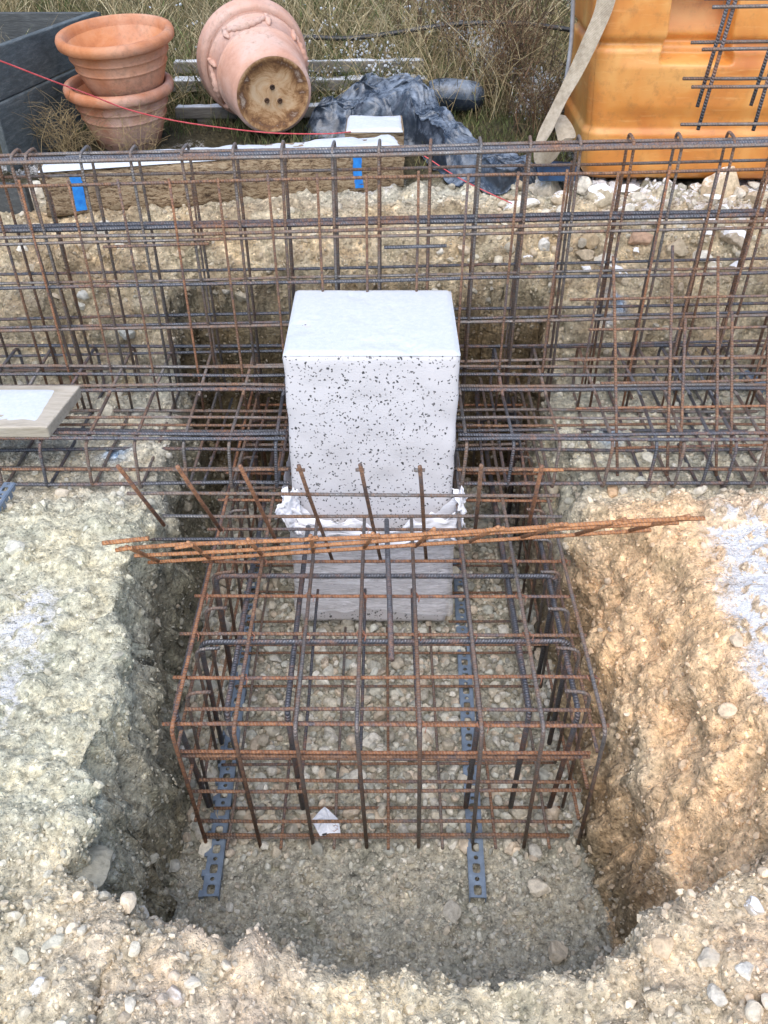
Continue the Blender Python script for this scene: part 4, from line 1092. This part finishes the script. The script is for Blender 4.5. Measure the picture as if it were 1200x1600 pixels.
def on_side(th, zc, lift=0):
    r_b = np.interp(zc, [.02, .17, .29, .34], [br + .004, .195, .216, .224]) + lift; return (r_b * math.cos(th), r_b * math.sin(th), zc)
def addt(P, r, nseg=7):
    global VV, FF
    V, F, _ = tube_arrays(P, r, nseg); k = sum(len(v) for v in VV); VV.append(V); FF += [tuple(i + k for i in f) for f in F]
# which way is up on the pot (local) so that a swag faces the viewer
upl = q.inverted() @ Vector((-.25, 0, 1)); th0 = math.atan2(upl.y, upl.x)
for kk in range(4):
    tc = th0 + kk * math.pi / 2
    ss_ = np.linspace(-.42, .42, 17)
    P = [on_side(tc + s, .272 - .045 * (1 - (s / .42) ** 2), .004) for s in ss_]
    addt(P, [.008 + .009 * (1 - (abs(s) / .42)) + .004 * math.sin(i * 2.6) for i, s in enumerate(ss_)])
    for e in (-.45, .45):
        addt([on_side(tc + e, .285, .003), on_side(tc + e * 1.06, .25, .004), on_side(tc + e * 1.02, .222, .003)], [.009, .015, .005])
        addt([on_side(tc + e * .93, .29, .004), on_side(tc + e * 1.1, .288, .004)], [.011, .011])
mk('relief', np.concatenate(VV) + np.array(Bc), FF, M['terra3'], big)['kind'] = 'stuff'

# ---------------------------------------------------------------- tarpaulin and roll
def tarp_mat():
    m = NM('black_tarpaulin'); c = m.coord('Object'); n = m.noise(9, 7, .75, c, .8); n2 = m.noise(60, 5, .7, c)
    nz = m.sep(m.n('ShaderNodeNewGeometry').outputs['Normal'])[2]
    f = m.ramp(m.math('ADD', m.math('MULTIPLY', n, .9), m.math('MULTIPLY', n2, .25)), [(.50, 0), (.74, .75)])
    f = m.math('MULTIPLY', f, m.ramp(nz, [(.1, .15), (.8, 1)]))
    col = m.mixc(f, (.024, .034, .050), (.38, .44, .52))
    return m.set(col, m.ramp(f, [(0, .22), (1, .6)]), 0, m.bump(n, .25, .008))
M['tarp'] = tarp_mat()
nu, nv = 240, 150
U_, V_ = np.meshgrid(np.linspace(0, 1, nu), np.linspace(0, 1, nv))
cx0 = -.36 + U_ * 1.02
ylo = np.interp(U_, [0, .3, .5, .62, .8, 1], [4.05, 4.02, 4.0, 3.58, 3.42, 3.50]); yhi = np.interp(U_, [0, .25, .45, .6, .8, 1], [4.30, 4.50, 4.52, 4.10, 3.80, 3.58])
wx = .05 * fbm(U_ * 5, V_ * 5, 1., 3); yy = ylo + (yhi - ylo) * V_ + .05 * fbm(U_ * 6, V_ * 6, 7., 3)
e = np.minimum(ss(0, .18, V_), ss(1, .85, V_)) * np.minimum(ss(0, .08, U_), ss(1, .9, U_))
mound = np.interp(U_, [0, .2, .42, .55, .7, 1], [.09, .13, .17, .13, .07, .035])
rg = ridged((cx0 + .35 * fbm(U_ * 3, V_ * 3, 4.)) * 4.2, yy * 2.3 + .4 * fbm(U_ * 4, V_ * 4, 9.), 2., 3)
rg2 = ridged(cx0 * 10 + yy * 5, yy * 9, 5., 2)
rg3 = ridged(cx0 * 5 - yy * 7, yy * 6 + cx0 * 4, 2.5, 3)
wp = fbm(cx0 * 4, yy * 4, 3., 3)
def fold(a, fr, k, ph): return (.5 + .5 * np.sin((cx0 * math.cos(a) + yy * math.sin(a)) * fr + wp * k + ph)) ** 1.8
zz = e * mound * (.85 + .25 * rg) + e * (.034 * fold(.9, 17, 3, 0) + .020 * fold(.3, 31, 4, 1.) + .010 * fold(1.3, 62, 5, 2.) + .006 * rg3) + .010
gzz = np.array([[float(gz(a, b)) for a, b in zip(ra, rb)] for ra, rb in zip((cx0 + wx)[::3, ::3], yy[::3, ::3])])
gfull = np.repeat(np.repeat(gzz, 3, 0), 3, 1)[:nv, :nu]
for _ in range(4): gfull = (gfull + np.roll(gfull, 1, 0) + np.roll(gfull, -1, 0) + np.roll(gfull, 1, 1) + np.roll(gfull, -1, 1)) / 5 if False else gfull
k = np.ones(5) / 5
gfull = np.apply_along_axis(lambda a: np.convolve(np.pad(a, 2, 'edge'), k, 'valid'), 0, gfull); gfull = np.apply_along_axis(lambda a: np.convolve(np.pad(a, 2, 'edge'), k, 'valid'), 1, gfull)
Vt = np.stack([cx0 + wx + .03 * rg * e, yy + .03 * rg2 * e, gfull + zz], -1)
i = np.arange(nu * nv).reshape(nv, nu); Ft = np.stack([i[:-1, :-1], i[:-1, 1:], i[1:, 1:], i[1:, :-1]], -1).reshape(-1, 4)
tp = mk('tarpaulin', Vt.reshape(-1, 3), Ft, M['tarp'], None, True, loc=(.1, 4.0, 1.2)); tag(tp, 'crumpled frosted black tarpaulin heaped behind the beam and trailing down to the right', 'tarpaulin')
so = tp.modifiers.new('th', 'SOLIDIFY'); so.thickness = .003
rp = [at(672, 150, Y=4.42), at(690, 148, Y=4.42), at(720, 150, Y=4.42), at(745, 152, Y=4.42), at(756, 153, Y=4.42)]
ro = tube('plastic_roll', [np.array(q_) for q_ in rp], [.066, .073, .073, .066, .03], M['tarp'], None, 18, loc=rp[0])
tag(ro, 'short black frosted roll of plastic sheet poking out right of the tarpaulin', 'plastic roll')

# ---------------------------------------------------------------- orange tank
def tank_mat():
    m = NM('orange_plastic'); c = m.coord('Object'); n = m.noise(3.2, 4, .5, c, .6); n2 = m.noise(25, 6, .7, c)
    mp = m.n('ShaderNodeMapping'); m.l(c, mp.inputs[0]); mp.inputs['Scale'].default_value = (1.5, 1.5, 14); n3 = m.noise(4, 6, .7, mp.outputs[0])
    col = m.ramp(n, [(.3, (.50, .16, .03)), (.5, (.64, .26, .055)), (.7, (.72, .40, .13))])
    col = m.mixc(m.ramp(n3, [(.55, 0), (.75, .4)]), col, (.85, .56, .24))
    col = m.mixc(m.ramp(n2, [(.52, 0), (.72, .55)]), col, (.34, .15, .045))
    return m.set(col, .38, 0, m.bump(n2, .08, .002), Subsurface_Weight=.15, Subsurface_Scale=.05)
M['tank'] = tank_mat()
tl = np.array(at(915, 284, Z=1.16)); TX, TY, TZ = tl[0] - .02, tl[1], 1.155
tw, td, thh = 1.15, .62, 1.0
# closed shell: front, back, sides and top from one rounded-box map with moulded relief on the front
nx_, nz2, nd = 230, 200, 40
def shell(ga, gb, face):
    A_, B_ = np.meshgrid(ga, gb); o = np.ones_like(A_)
    if face == 'f': return np.stack([A_, 0 * o, B_], -1)
    if face == 'k': return np.stack([A_[:, ::-1], td * o, B_], -1)
    if face == 'l': return np.stack([0 * o, td - A_, B_], -1)
    if face == 'r': return np.stack([tw * o, A_, B_], -1)
    if face == 't': return np.stack([A_, B_, thh * o], -1)
    return np.stack([A_[:, ::-1], B_, 0 * o], -1)
VV, FF, base = [], [], 0
for face, ga, gb in (('f', np.linspace(0, tw, nx_), np.linspace(0, thh, nz2)), ('k', np.linspace(0, tw, 30), np.linspace(0, thh, 30)), ('l', np.linspace(0, td, nd), np.linspace(0, thh, nz2)),
                     ('r', np.linspace(0, td, nd), np.linspace(0, thh, nz2)), ('t', np.linspace(0, tw, nx_), np.linspace(0, td, nd)), ('b', np.linspace(0, tw, 30), np.linspace(0, td, 10))):
    Q = shell(ga, gb, face); shp = Q.shape[:2]; Q = Q.reshape(-1, 3)
    lo, hi = np.zeros(3), np.array([tw, td, thh]); bv = .075
    inner = np.clip(Q, lo + bv, hi - bv); dd = Q - inner; L_ = np.linalg.norm(dd, axis=1); L_ = np.maximum(L_, 1e-9)
    nrm = dd / L_[:, None]; Q = inner + nrm * np.minimum(L_, bv)[:, None]
    z_, x_ = Q[:, 2], Q[:, 0]
    inset = .016 * ss(.185, .215, z_) * 1.0                                   # the skirt stands proud
    groove = .022 * np.exp(-((z_ - .505) / .016) ** 2) * (np.abs(x_ - .10) > .0) + .014 * np.exp(-((z_ - .80) / .014) ** 2)
    inset = inset + groove
    Q = Q - nrm * inset[:, None]
    if face == 'f':
        pw = .02 * ss(.55, .44, z_); pock = ss(.280 - pw, .297 - pw, x_) * ss(.515 + pw, .498 + pw, x_) * ss(.435, .465, z_) * ss(.72, .665, z_)
        pock2 = ss(.80, .83, x_) * ss(1.05, 1.02, x_) * ss(.40, .455, z_) * ss(.72, .665, z_)
        Q[:, 1] += .12 * (pock + pock2) * (1 - .35 * ss(.64, .5, z_))
        Q[:, 1] += .010 * fbm(x_ * 2.5, z_ * 2.5, 1., 2)
        Q[:, 1] -= .012 * ss(.06, .2, x_) * ss(tw - .06, tw - .2, x_) * ss(.24, .30, z_) * ss(.47, .42, z_)
    VV.append(Q); j = np.arange(shp[0] * shp[1]).reshape(shp) + base; base += shp[0] * shp[1]
    FF.append(np.stack([j[:-1, :-1], j[:-1, 1:], j[1:, 1:], j[1:, :-1]], -1).reshape(-1, 4))
VT = np.concatenate(VV); VT[:, 0] -= .085 * VT[:, 2] * (1 - VT[:, 0] / tw); a_ = R(-2.0); VT = VT @ np.array([[math.cos(a_), math.sin(a_), 0], [-math.sin(a_), math.cos(a_), 0], [0, 0, 1]]) + np.array([TX, TY, TZ])
tk = thing('plastic_tank', 'big orange plastic tank with moulded recesses standing at the upper right', 'tank', (TX + tw / 2, TY, TZ))
o = mk('tank_body', VT, np.concatenate(FF), M['tank'], tk)
wd = o.modifiers.new('w', 'WELD'); wd.merge_threshold = .002
# filler caps on top
for cx1 in (.3, .8):
    V, F = lathe([(0, .04), (.05, .04), (.055, .035), (.058, 0)], 24); mk('filler_cap', V + np.array([TX + cx1, TY + .3, TZ + thh - .016]), F, soft_mat('cap', [(.4, (.02, .02, .02)), (.6, (.05, .05, .05))]), tk)

# strap
def strap_mat():
    m = NM('webbing'); c = m.n('ShaderNodeUVMap').outputs[0]; s = m.sep(c)
    w_ = m.math('SINE', m.math('MULTIPLY', s[1], 1400)); w2 = m.math('SINE', m.math('MULTIPLY', s[0], 60)); g = m.n('ShaderNodeNewGeometry').outputs['Position']
    n = m.noise(30, 6, .7, g)
    col = m.ramp(n, [(.3, (.30, .24, .17)), (.6, (.52, .44, .33)), (.8, (.62, .55, .44))])
    return m.set(col, .9, 0, m.bump(m.math('ADD', m.math('MULTIPLY', w_, w2), n), .5, .002))
M['strap'] = strap_mat()
def ribbon(P, w, dirs, th=.0014):
    P = np.array(catmull(P, 10)); k = len(P); Dd = np.array(catmull([np.array(d_, float) for d_ in dirs], 10)); Dd /= np.linalg.norm(Dd, axis=1)[:, None]
    T = np.gradient(P, axis=0); T /= np.linalg.norm(T, axis=1)[:, None]; Nn = np.cross(T, Dd); Nn /= np.linalg.norm(Nn, axis=1)[:, None]
    V = np.stack([P - Dd * w / 2 - Nn * th, P + Dd * w / 2 - Nn * th, P + Dd * w / 2 + Nn * th, P - Dd * w / 2 + Nn * th], 1).reshape(-1, 3)
    L_ = np.concatenate([[0], np.cumsum(np.linalg.norm(np.diff(P, axis=0), axis=1))])
    UV = np.stack([np.tile([0, 1, 1, 0], k), np.repeat(L_, 4)], -1)
    F = [(i * 4 + a, i * 4 + (a + 1) % 4, i * 4 + 4 + (a + 1) % 4, i * 4 + 4 + a) for i in range(k - 1) for a in range(4)] + [(3, 2, 1, 0), tuple((k - 1) * 4 + a for a in range(4))]
    return V, F, UV
sp1 = [at(952, -60, Y=3.50), at(946, 5, Y=3.50), at(922, 65, Y=3.48), at(895, 122, Y=3.46), at(872, 165, Y=3.44), at(853, 205, Y=3.40), at(842, 240, Y=3.36), at(856, 246, Y=3.34), at(874, 232, Y=3.36), at(886, 222, Y=3.40), at(880, 196, Y=3.46), at(870, 178, Y=3.50)]
dr = [(1, 0, .2)] * 3 + [(1, -.1, .35), (1, -.2, .6), (.8, -.2, .5), (.3, -.3, .8), (.1, -.3, .9), (.2, -.1, 1), (.8, 0, .5), (1, 0, 0), (1, 0, -.2)]
V, F, UV = ribbon(sp1, .070, dr); o = mk('strap', V, F, M['strap'], None, False, loc=sp1[5], uv=UV); tag(o, 'cream woven strap hanging down the left edge of the tank and looping below', 'strap')
gp_ = [np.array(at(897, -60, Y=3.75)), np.array(at(895, 20, Y=3.75)), np.array(at(892, 70, Y=3.73)), np.array(at(886, 115, Y=3.70)), np.array(at(880, 160, Y=3.72))]
o = tube('conduit', gp_, .0085, soft_mat('grey_conduit', [(.3, (.22, .22, .23)), (.7, (.36, .36, .37))], 20, .5), None, 10, loc=tuple(gp_[-1])); tag(o, 'thin grey conduit pipe hanging behind the strap beside the tank', 'conduit')

# hose and string
hp = [at(440, 62, Y=4.78), at(475, 58, Y=4.78), at(540, 60, Y=4.8), at(600, 54, Y=4.8), at(650, 46, Y=4.8), at(700, 39, Y=4.8), at(750, 36, Y=4.8), at(810, 37, Y=4.8), at(860, 42, Y=4.8), at(910, 50, Y=4.8)]
o = tube('hose', [np.array(q_) for q_ in hp], .0115, soft_mat('black_hose', [(.3, (.015, .015, .016)), (.7, (.05, .05, .055))], 12, .45), None, 10, loc=hp[0]); tag(o, 'black hose strung through the dry grass between the tipped pot and the tank', 'hose')
stp = [at(-30, 86, Y=2.9), at(0, 95, Y=2.95), at(70, 122, Y=3.05), at(145, 150, Y=3.2), at(200, 171, Y=3.28), at(270, 188, Y=3.35), at(350, 200, Y=3.45), at(430, 208, Y=3.55), at(510, 209, Y=3.62), at(548, 206, Y=3.70)]
M['string'] = soft_mat('red_string', [(.3, (.55, .04, .05)), (.7, (.75, .16, .16))], 40, .8, .8, 300)
o = tube('string', [np.array(q_) for q_ in stp], .0026, M['string'], None, 6, loc=stp[5]); tag(o, 'taut red builder\'s string sagging in front of the pots from the left edge', 'string')
stp = [at(640, 232, Y=3.22), at(665, 245, Y=3.18), at(700, 268, Y=3.14), at(730, 285, Y=3.12), at(765, 302, Y=3.11), at(800, 318, Y=3.10)]
o = tube('string', [np.array(q_) for q_ in stp], .0020, M['string'], None, 6, loc=stp[2]); tag(o, 'loose end of red string trailing over the bank right of the beam', 'string')
# blue bucket-like scrap behind the wall cage under the strap
mb = MB(); q_ = at(845, 280, Z=1.15); 
sc1 = [at(838, 258, Y=3.45), at(905, 262, Y=3.5), at(905, 284, Y=3.45), at(842, 284, Y=3.4)]
c8 = [np.array(sc1[3]), np.array(sc1[2]), np.array(sc1[2]) + [0, .08, 0], np.array(sc1[3]) + [0, .08, 0], np.array(sc1[0]), np.array(sc1[1]), np.array(sc1[1]) + [0, .08, 0], np.array(sc1[0]) + [0, .08, 0]]
mb.hexa(c8); o = mb.build('plastic_scrap', soft_mat('blue_scrap', [(.4, (.008, .02, .04)), (.65, (.012, .06, .14))], 15, .5), None, False, q_); bevel(o, .008, 2); tag(o, 'dark blue plastic scrap wedged under the edge of the orange tank', 'scrap')

# ---------------------------------------------------------------- vegetation
def blade_mat(name):
    m = NM(name); col = m.attr('Col'); m.set(col, .75, 0); m.b.inputs['Specular IOR Level'].default_value = .2; return m.m
M['blade'] = blade_mat('dry_grass')
def grass(name, label, P, L_, Wd_, lean, colr, seg=4, cat='grass', kind='stuff'):
    n = len(P); r = np.random.default_rng(n); az = r.uniform(0, 2 * np.pi, n); 
    L_ = np.broadcast_to(L_, (n,)); lean = np.broadcast_to(lean, (n,)); Wd_ = np.broadcast_to(Wd_, (n,))
    dirx = np.cos(az), np.sin(az); pts = []
    th = r.uniform(.05, .5, n); cur = P.copy(); pts.append(cur.copy())
    for s in range(seg):
        ang = th + lean * (s + .5) / seg
        stp_ = np.stack([dirx[0] * np.sin(ang), dirx[1] * np.sin(ang), np.cos(ang)], -1) * (L_ / seg)[:, None]
        cur = cur + stp_; pts.append(cur.copy())
    pts = np.stack(pts, 1); az2 = r.uniform(0, np.pi, n); sd_ = np.stack([np.cos(az2), np.sin(az2) * .4, 0 * az2], -1)
    w = Wd_[:, None] * np.array([1, .95, .8, .55, .12])[None, :seg + 1]
    V = np.stack([pts - sd_[:, None] * w[..., None] / 2, pts + sd_[:, None] * w[..., None] / 2], 2).reshape(-1, 3)
    b_ = (np.arange(n) * (seg + 1) * 2)[:, None]; F = np.stack([b_ + s * 2 + np.array([[0, 1, 3, 2]]) for s in range(seg)], 1).reshape(-1, 4)
    Cc = np.repeat(colr, (seg + 1) * 2, 0)
    o = mk(name, V, F, M['blade'], None, False, attrs={'Col': Cc}); return tag(o, label, cat, kind=kind)
def gzv(xs, ys):
    i = np.clip(np.searchsorted(gx, xs) - 1, 0, Wd - 2); j = np.clip(np.searchsorted(gy, ys) - 1, 0, H - 2)
    tx = (xs - gx[i]) / (gx[i + 1] - gx[i]); ty = (ys - gy[j]) / (gy[j + 1] - gy[j]); Z = P3[..., 2]
    return (Z[j, i] * (1 - tx) + Z[j, i + 1] * tx) * (1 - ty) + (Z[j + 1, i] * (1 - tx) + Z[j + 1, i + 1] * tx) * ty
rg_ = np.random.default_rng(5)
def gcols(n, kinds, r): k = np.array(kinds)[r.integers(0, len(kinds), n)]; return k * r.uniform(.55, 1.35, n)[:, None]
straw = [(.46, .36, .20), (.38, .30, .16), (.30, .24, .13), (.56, .48, .30), (.22, .18, .10)]
green = [(.10, .13, .045), (.14, .17, .06), (.08, .10, .04), (.17, .17, .07)]
n = 62000; xs = rg_.uniform(-3.2, 3.4, n); ys = 4.45 + 3.6 * rg_.random(n) ** 1.5; keep = fbm(xs * 1.6, ys * 1.6, 7., 3) > -.22; xs, ys = xs[keep], ys[keep]; n = len(xs)
cl = fbm(xs * 2.2, ys * 2.2, 2., 3); colr = np.where((rg_.random(n) < .66 + .5 * cl)[:, None], gcols(n, straw, rg_), gcols(n, green, rg_))
grass('grass', 'tall dry straw-coloured grass mixed with green covering the slope behind', np.stack([xs, ys, gzv(xs, ys) - .01], -1), rg_.uniform(.12, .42, n), rg_.uniform(.0025, .006, n), rg_.uniform(.5, 2.3, n), colr)
n = 16000; xs = rg_.uniform(-1.7, 1.4, n); ys = rg_.uniform(3.72, 4.9, n); keep = fbm(xs * 2.6, ys * 2.6, 17., 3) > (.02 - .35 * (ys > 4.2)); xs, ys = xs[keep], ys[keep]; n = len(xs)
grass('grass', 'short dark green grass and moss on the flat ground round the pots and tarpaulin', np.stack([xs, ys, gzv(xs, ys) - .004], -1), rg_.uniform(.03, .10, n), rg_.uniform(.002, .004, n), rg_.uniform(.3, 1.6, n), gcols(n, green + [(.20, .16, .08), (.06, .05, .03)], rg_))
# snow clumps held in the grass
n = 5200; cc_ = [(-.28, 4.75, .30), (.0, 4.65, .2), (.45, 4.85, .22), (.62, 4.62, .20), (-.62, 5.0, .4), (.25, 5.2, .2), (.75, 4.5, .12), (.55, 4.75, .12)]
k = rg_.integers(0, len(cc_), n); cc_ = np.array(cc_)
xs = cc_[k, 0] + rg_.normal(0, .5, n) * cc_[k, 2]; ys = cc_[k, 1] + rg_.normal(0, .4, n) * cc_[k, 2]
kp = fbm(xs * 7, ys * 7, 31., 2) > .12; xs, ys = xs[kp], ys[kp]; n = len(xs)
Pn = np.stack([xs, ys, gzv(xs, ys) + .16 * rg_.random(n) ** 1.5 + .01], -1)
o = scatter('snow', 'small tufts of snow caught in the dry grass of the slope', Pn, np.tile([0, 0, 1.], (n, 1)), rg_.uniform(.003, .011, n), np.tile([.8, .84, .9], (n, 1)), np.full(n, 1.)); o['category'] = 'snow'
o.data.materials.clear(); o.data.materials.append(M['snow'])
# brambles and dry stalks by the tank
def shrub(label, cx, cy, n, spread, hmin, hmax, cols, seed, rad=.0022, name='dry_shrub'):
    r = np.random.default_rng(seed); VV, FF, CC, b = [], [], [], 0
    t = thing(name, label, 'shrub', (cx, cy, float(gz(cx, cy))))
    for i in range(n):
        x0, y0 = cx + r.normal(0, spread), cy + r.normal(0, spread * .6); z0 = float(gz(x0, y0)); hgt = r.uniform(hmin, hmax); a = r.uniform(0, 6.28); ln = r.uniform(.1, .6) * hgt
        P = [(x0, y0, z0)]
        for s in (.33, .66, 1.0): P.append((x0 + math.cos(a) * ln * s ** 1.6 + r.normal(0, .02), y0 + math.sin(a) * ln * .6 * s ** 1.6, z0 + hgt * (s - .25 * s * s)))
        rr = rad * r.uniform(.6, 1.4); Q = catmull(P, 4)
        V, F, _ = tube_arrays(Q, np.linspace(rr, rr * .35, len(Q)), 4, cap=False); VV.append(V); FF += [tuple(q + b for q in f) for f in F]; b += len(V); c_ = np.array(cols[r.integers(0, len(cols))]) * r.uniform(.7, 1.2); CC.append(np.tile(c_, (len(V), 1)))
        for _ in range(5):
            q = np.array(Q[r.integers(len(Q) // 3, len(Q))]); d_ = r.normal(0, 1, 3); d_[2] = abs(d_[2]) * .6; d_ /= np.linalg.norm(d_); l2 = r.uniform(.04, .14)
            V, F, _ = tube_arrays([q, q + d_ * l2 * .5 + np.array([0, 0, .01]), q + d_ * l2], rr * .45, 3, cap=False); VV.append(V); FF += [tuple(q2 + b for q2 in f) for f in F]; b += len(V); CC.append(np.tile(c_, (len(V), 1)))
    o = mk('stems', np.concatenate(VV), FF, M['blade'], t, True, attrs={'Col': np.concatenate(CC)}); o['kind'] = 'stuff'; return t
brn = [(.14, .085, .05), (.22, .13, .075), (.10, .07, .05), (.30, .21, .12)]
shrub('tangle of brown bramble stems left of the orange tank', .62, 4.55, 130, .13, .25, .75, brn, 1)
shrub('reddish-brown bare shrub behind the black hose above the tarpaulin', .42, 4.95, 90, .15, .3, .7, brn, 2)
shrub('dry twiggy stalks at the foot of the tank corner', .74, 4.15, 70, .07, .15, .45, brn + [(.35, .27, .15)], 3, .0018)
shrub('dry weed with thin straw stalks growing through the dark boards at the left', -1.37, 3.85, 60, .07, .1, .30, [(.32, .24, .12), (.40, .31, .17), (.22, .16, .09)], 4, .0013, 'dry_weed')
shrub('withered pale weed hanging over the front of the upper pot', -1.07, 3.80, 26, .05, .12, .42, [(.42, .30, .15), (.35, .25, .14)], 5, .0011, 'dry_weed')

straw2 = [(.50, .40, .22), (.42, .33, .18), (.34, .26, .14), (.56, .48, .31)]
shrub('tall bleached straw stalks leaning over the black hose left of the strap', .50, 4.50, 60, .20, .30, .70, straw2, 6, .0019, 'dry_stalks')
shrub('thin straw stalks rising behind the tarpaulin below the hose', .12, 4.72, 50, .16, .20, .50, straw2, 7, .0017, 'dry_stalks')
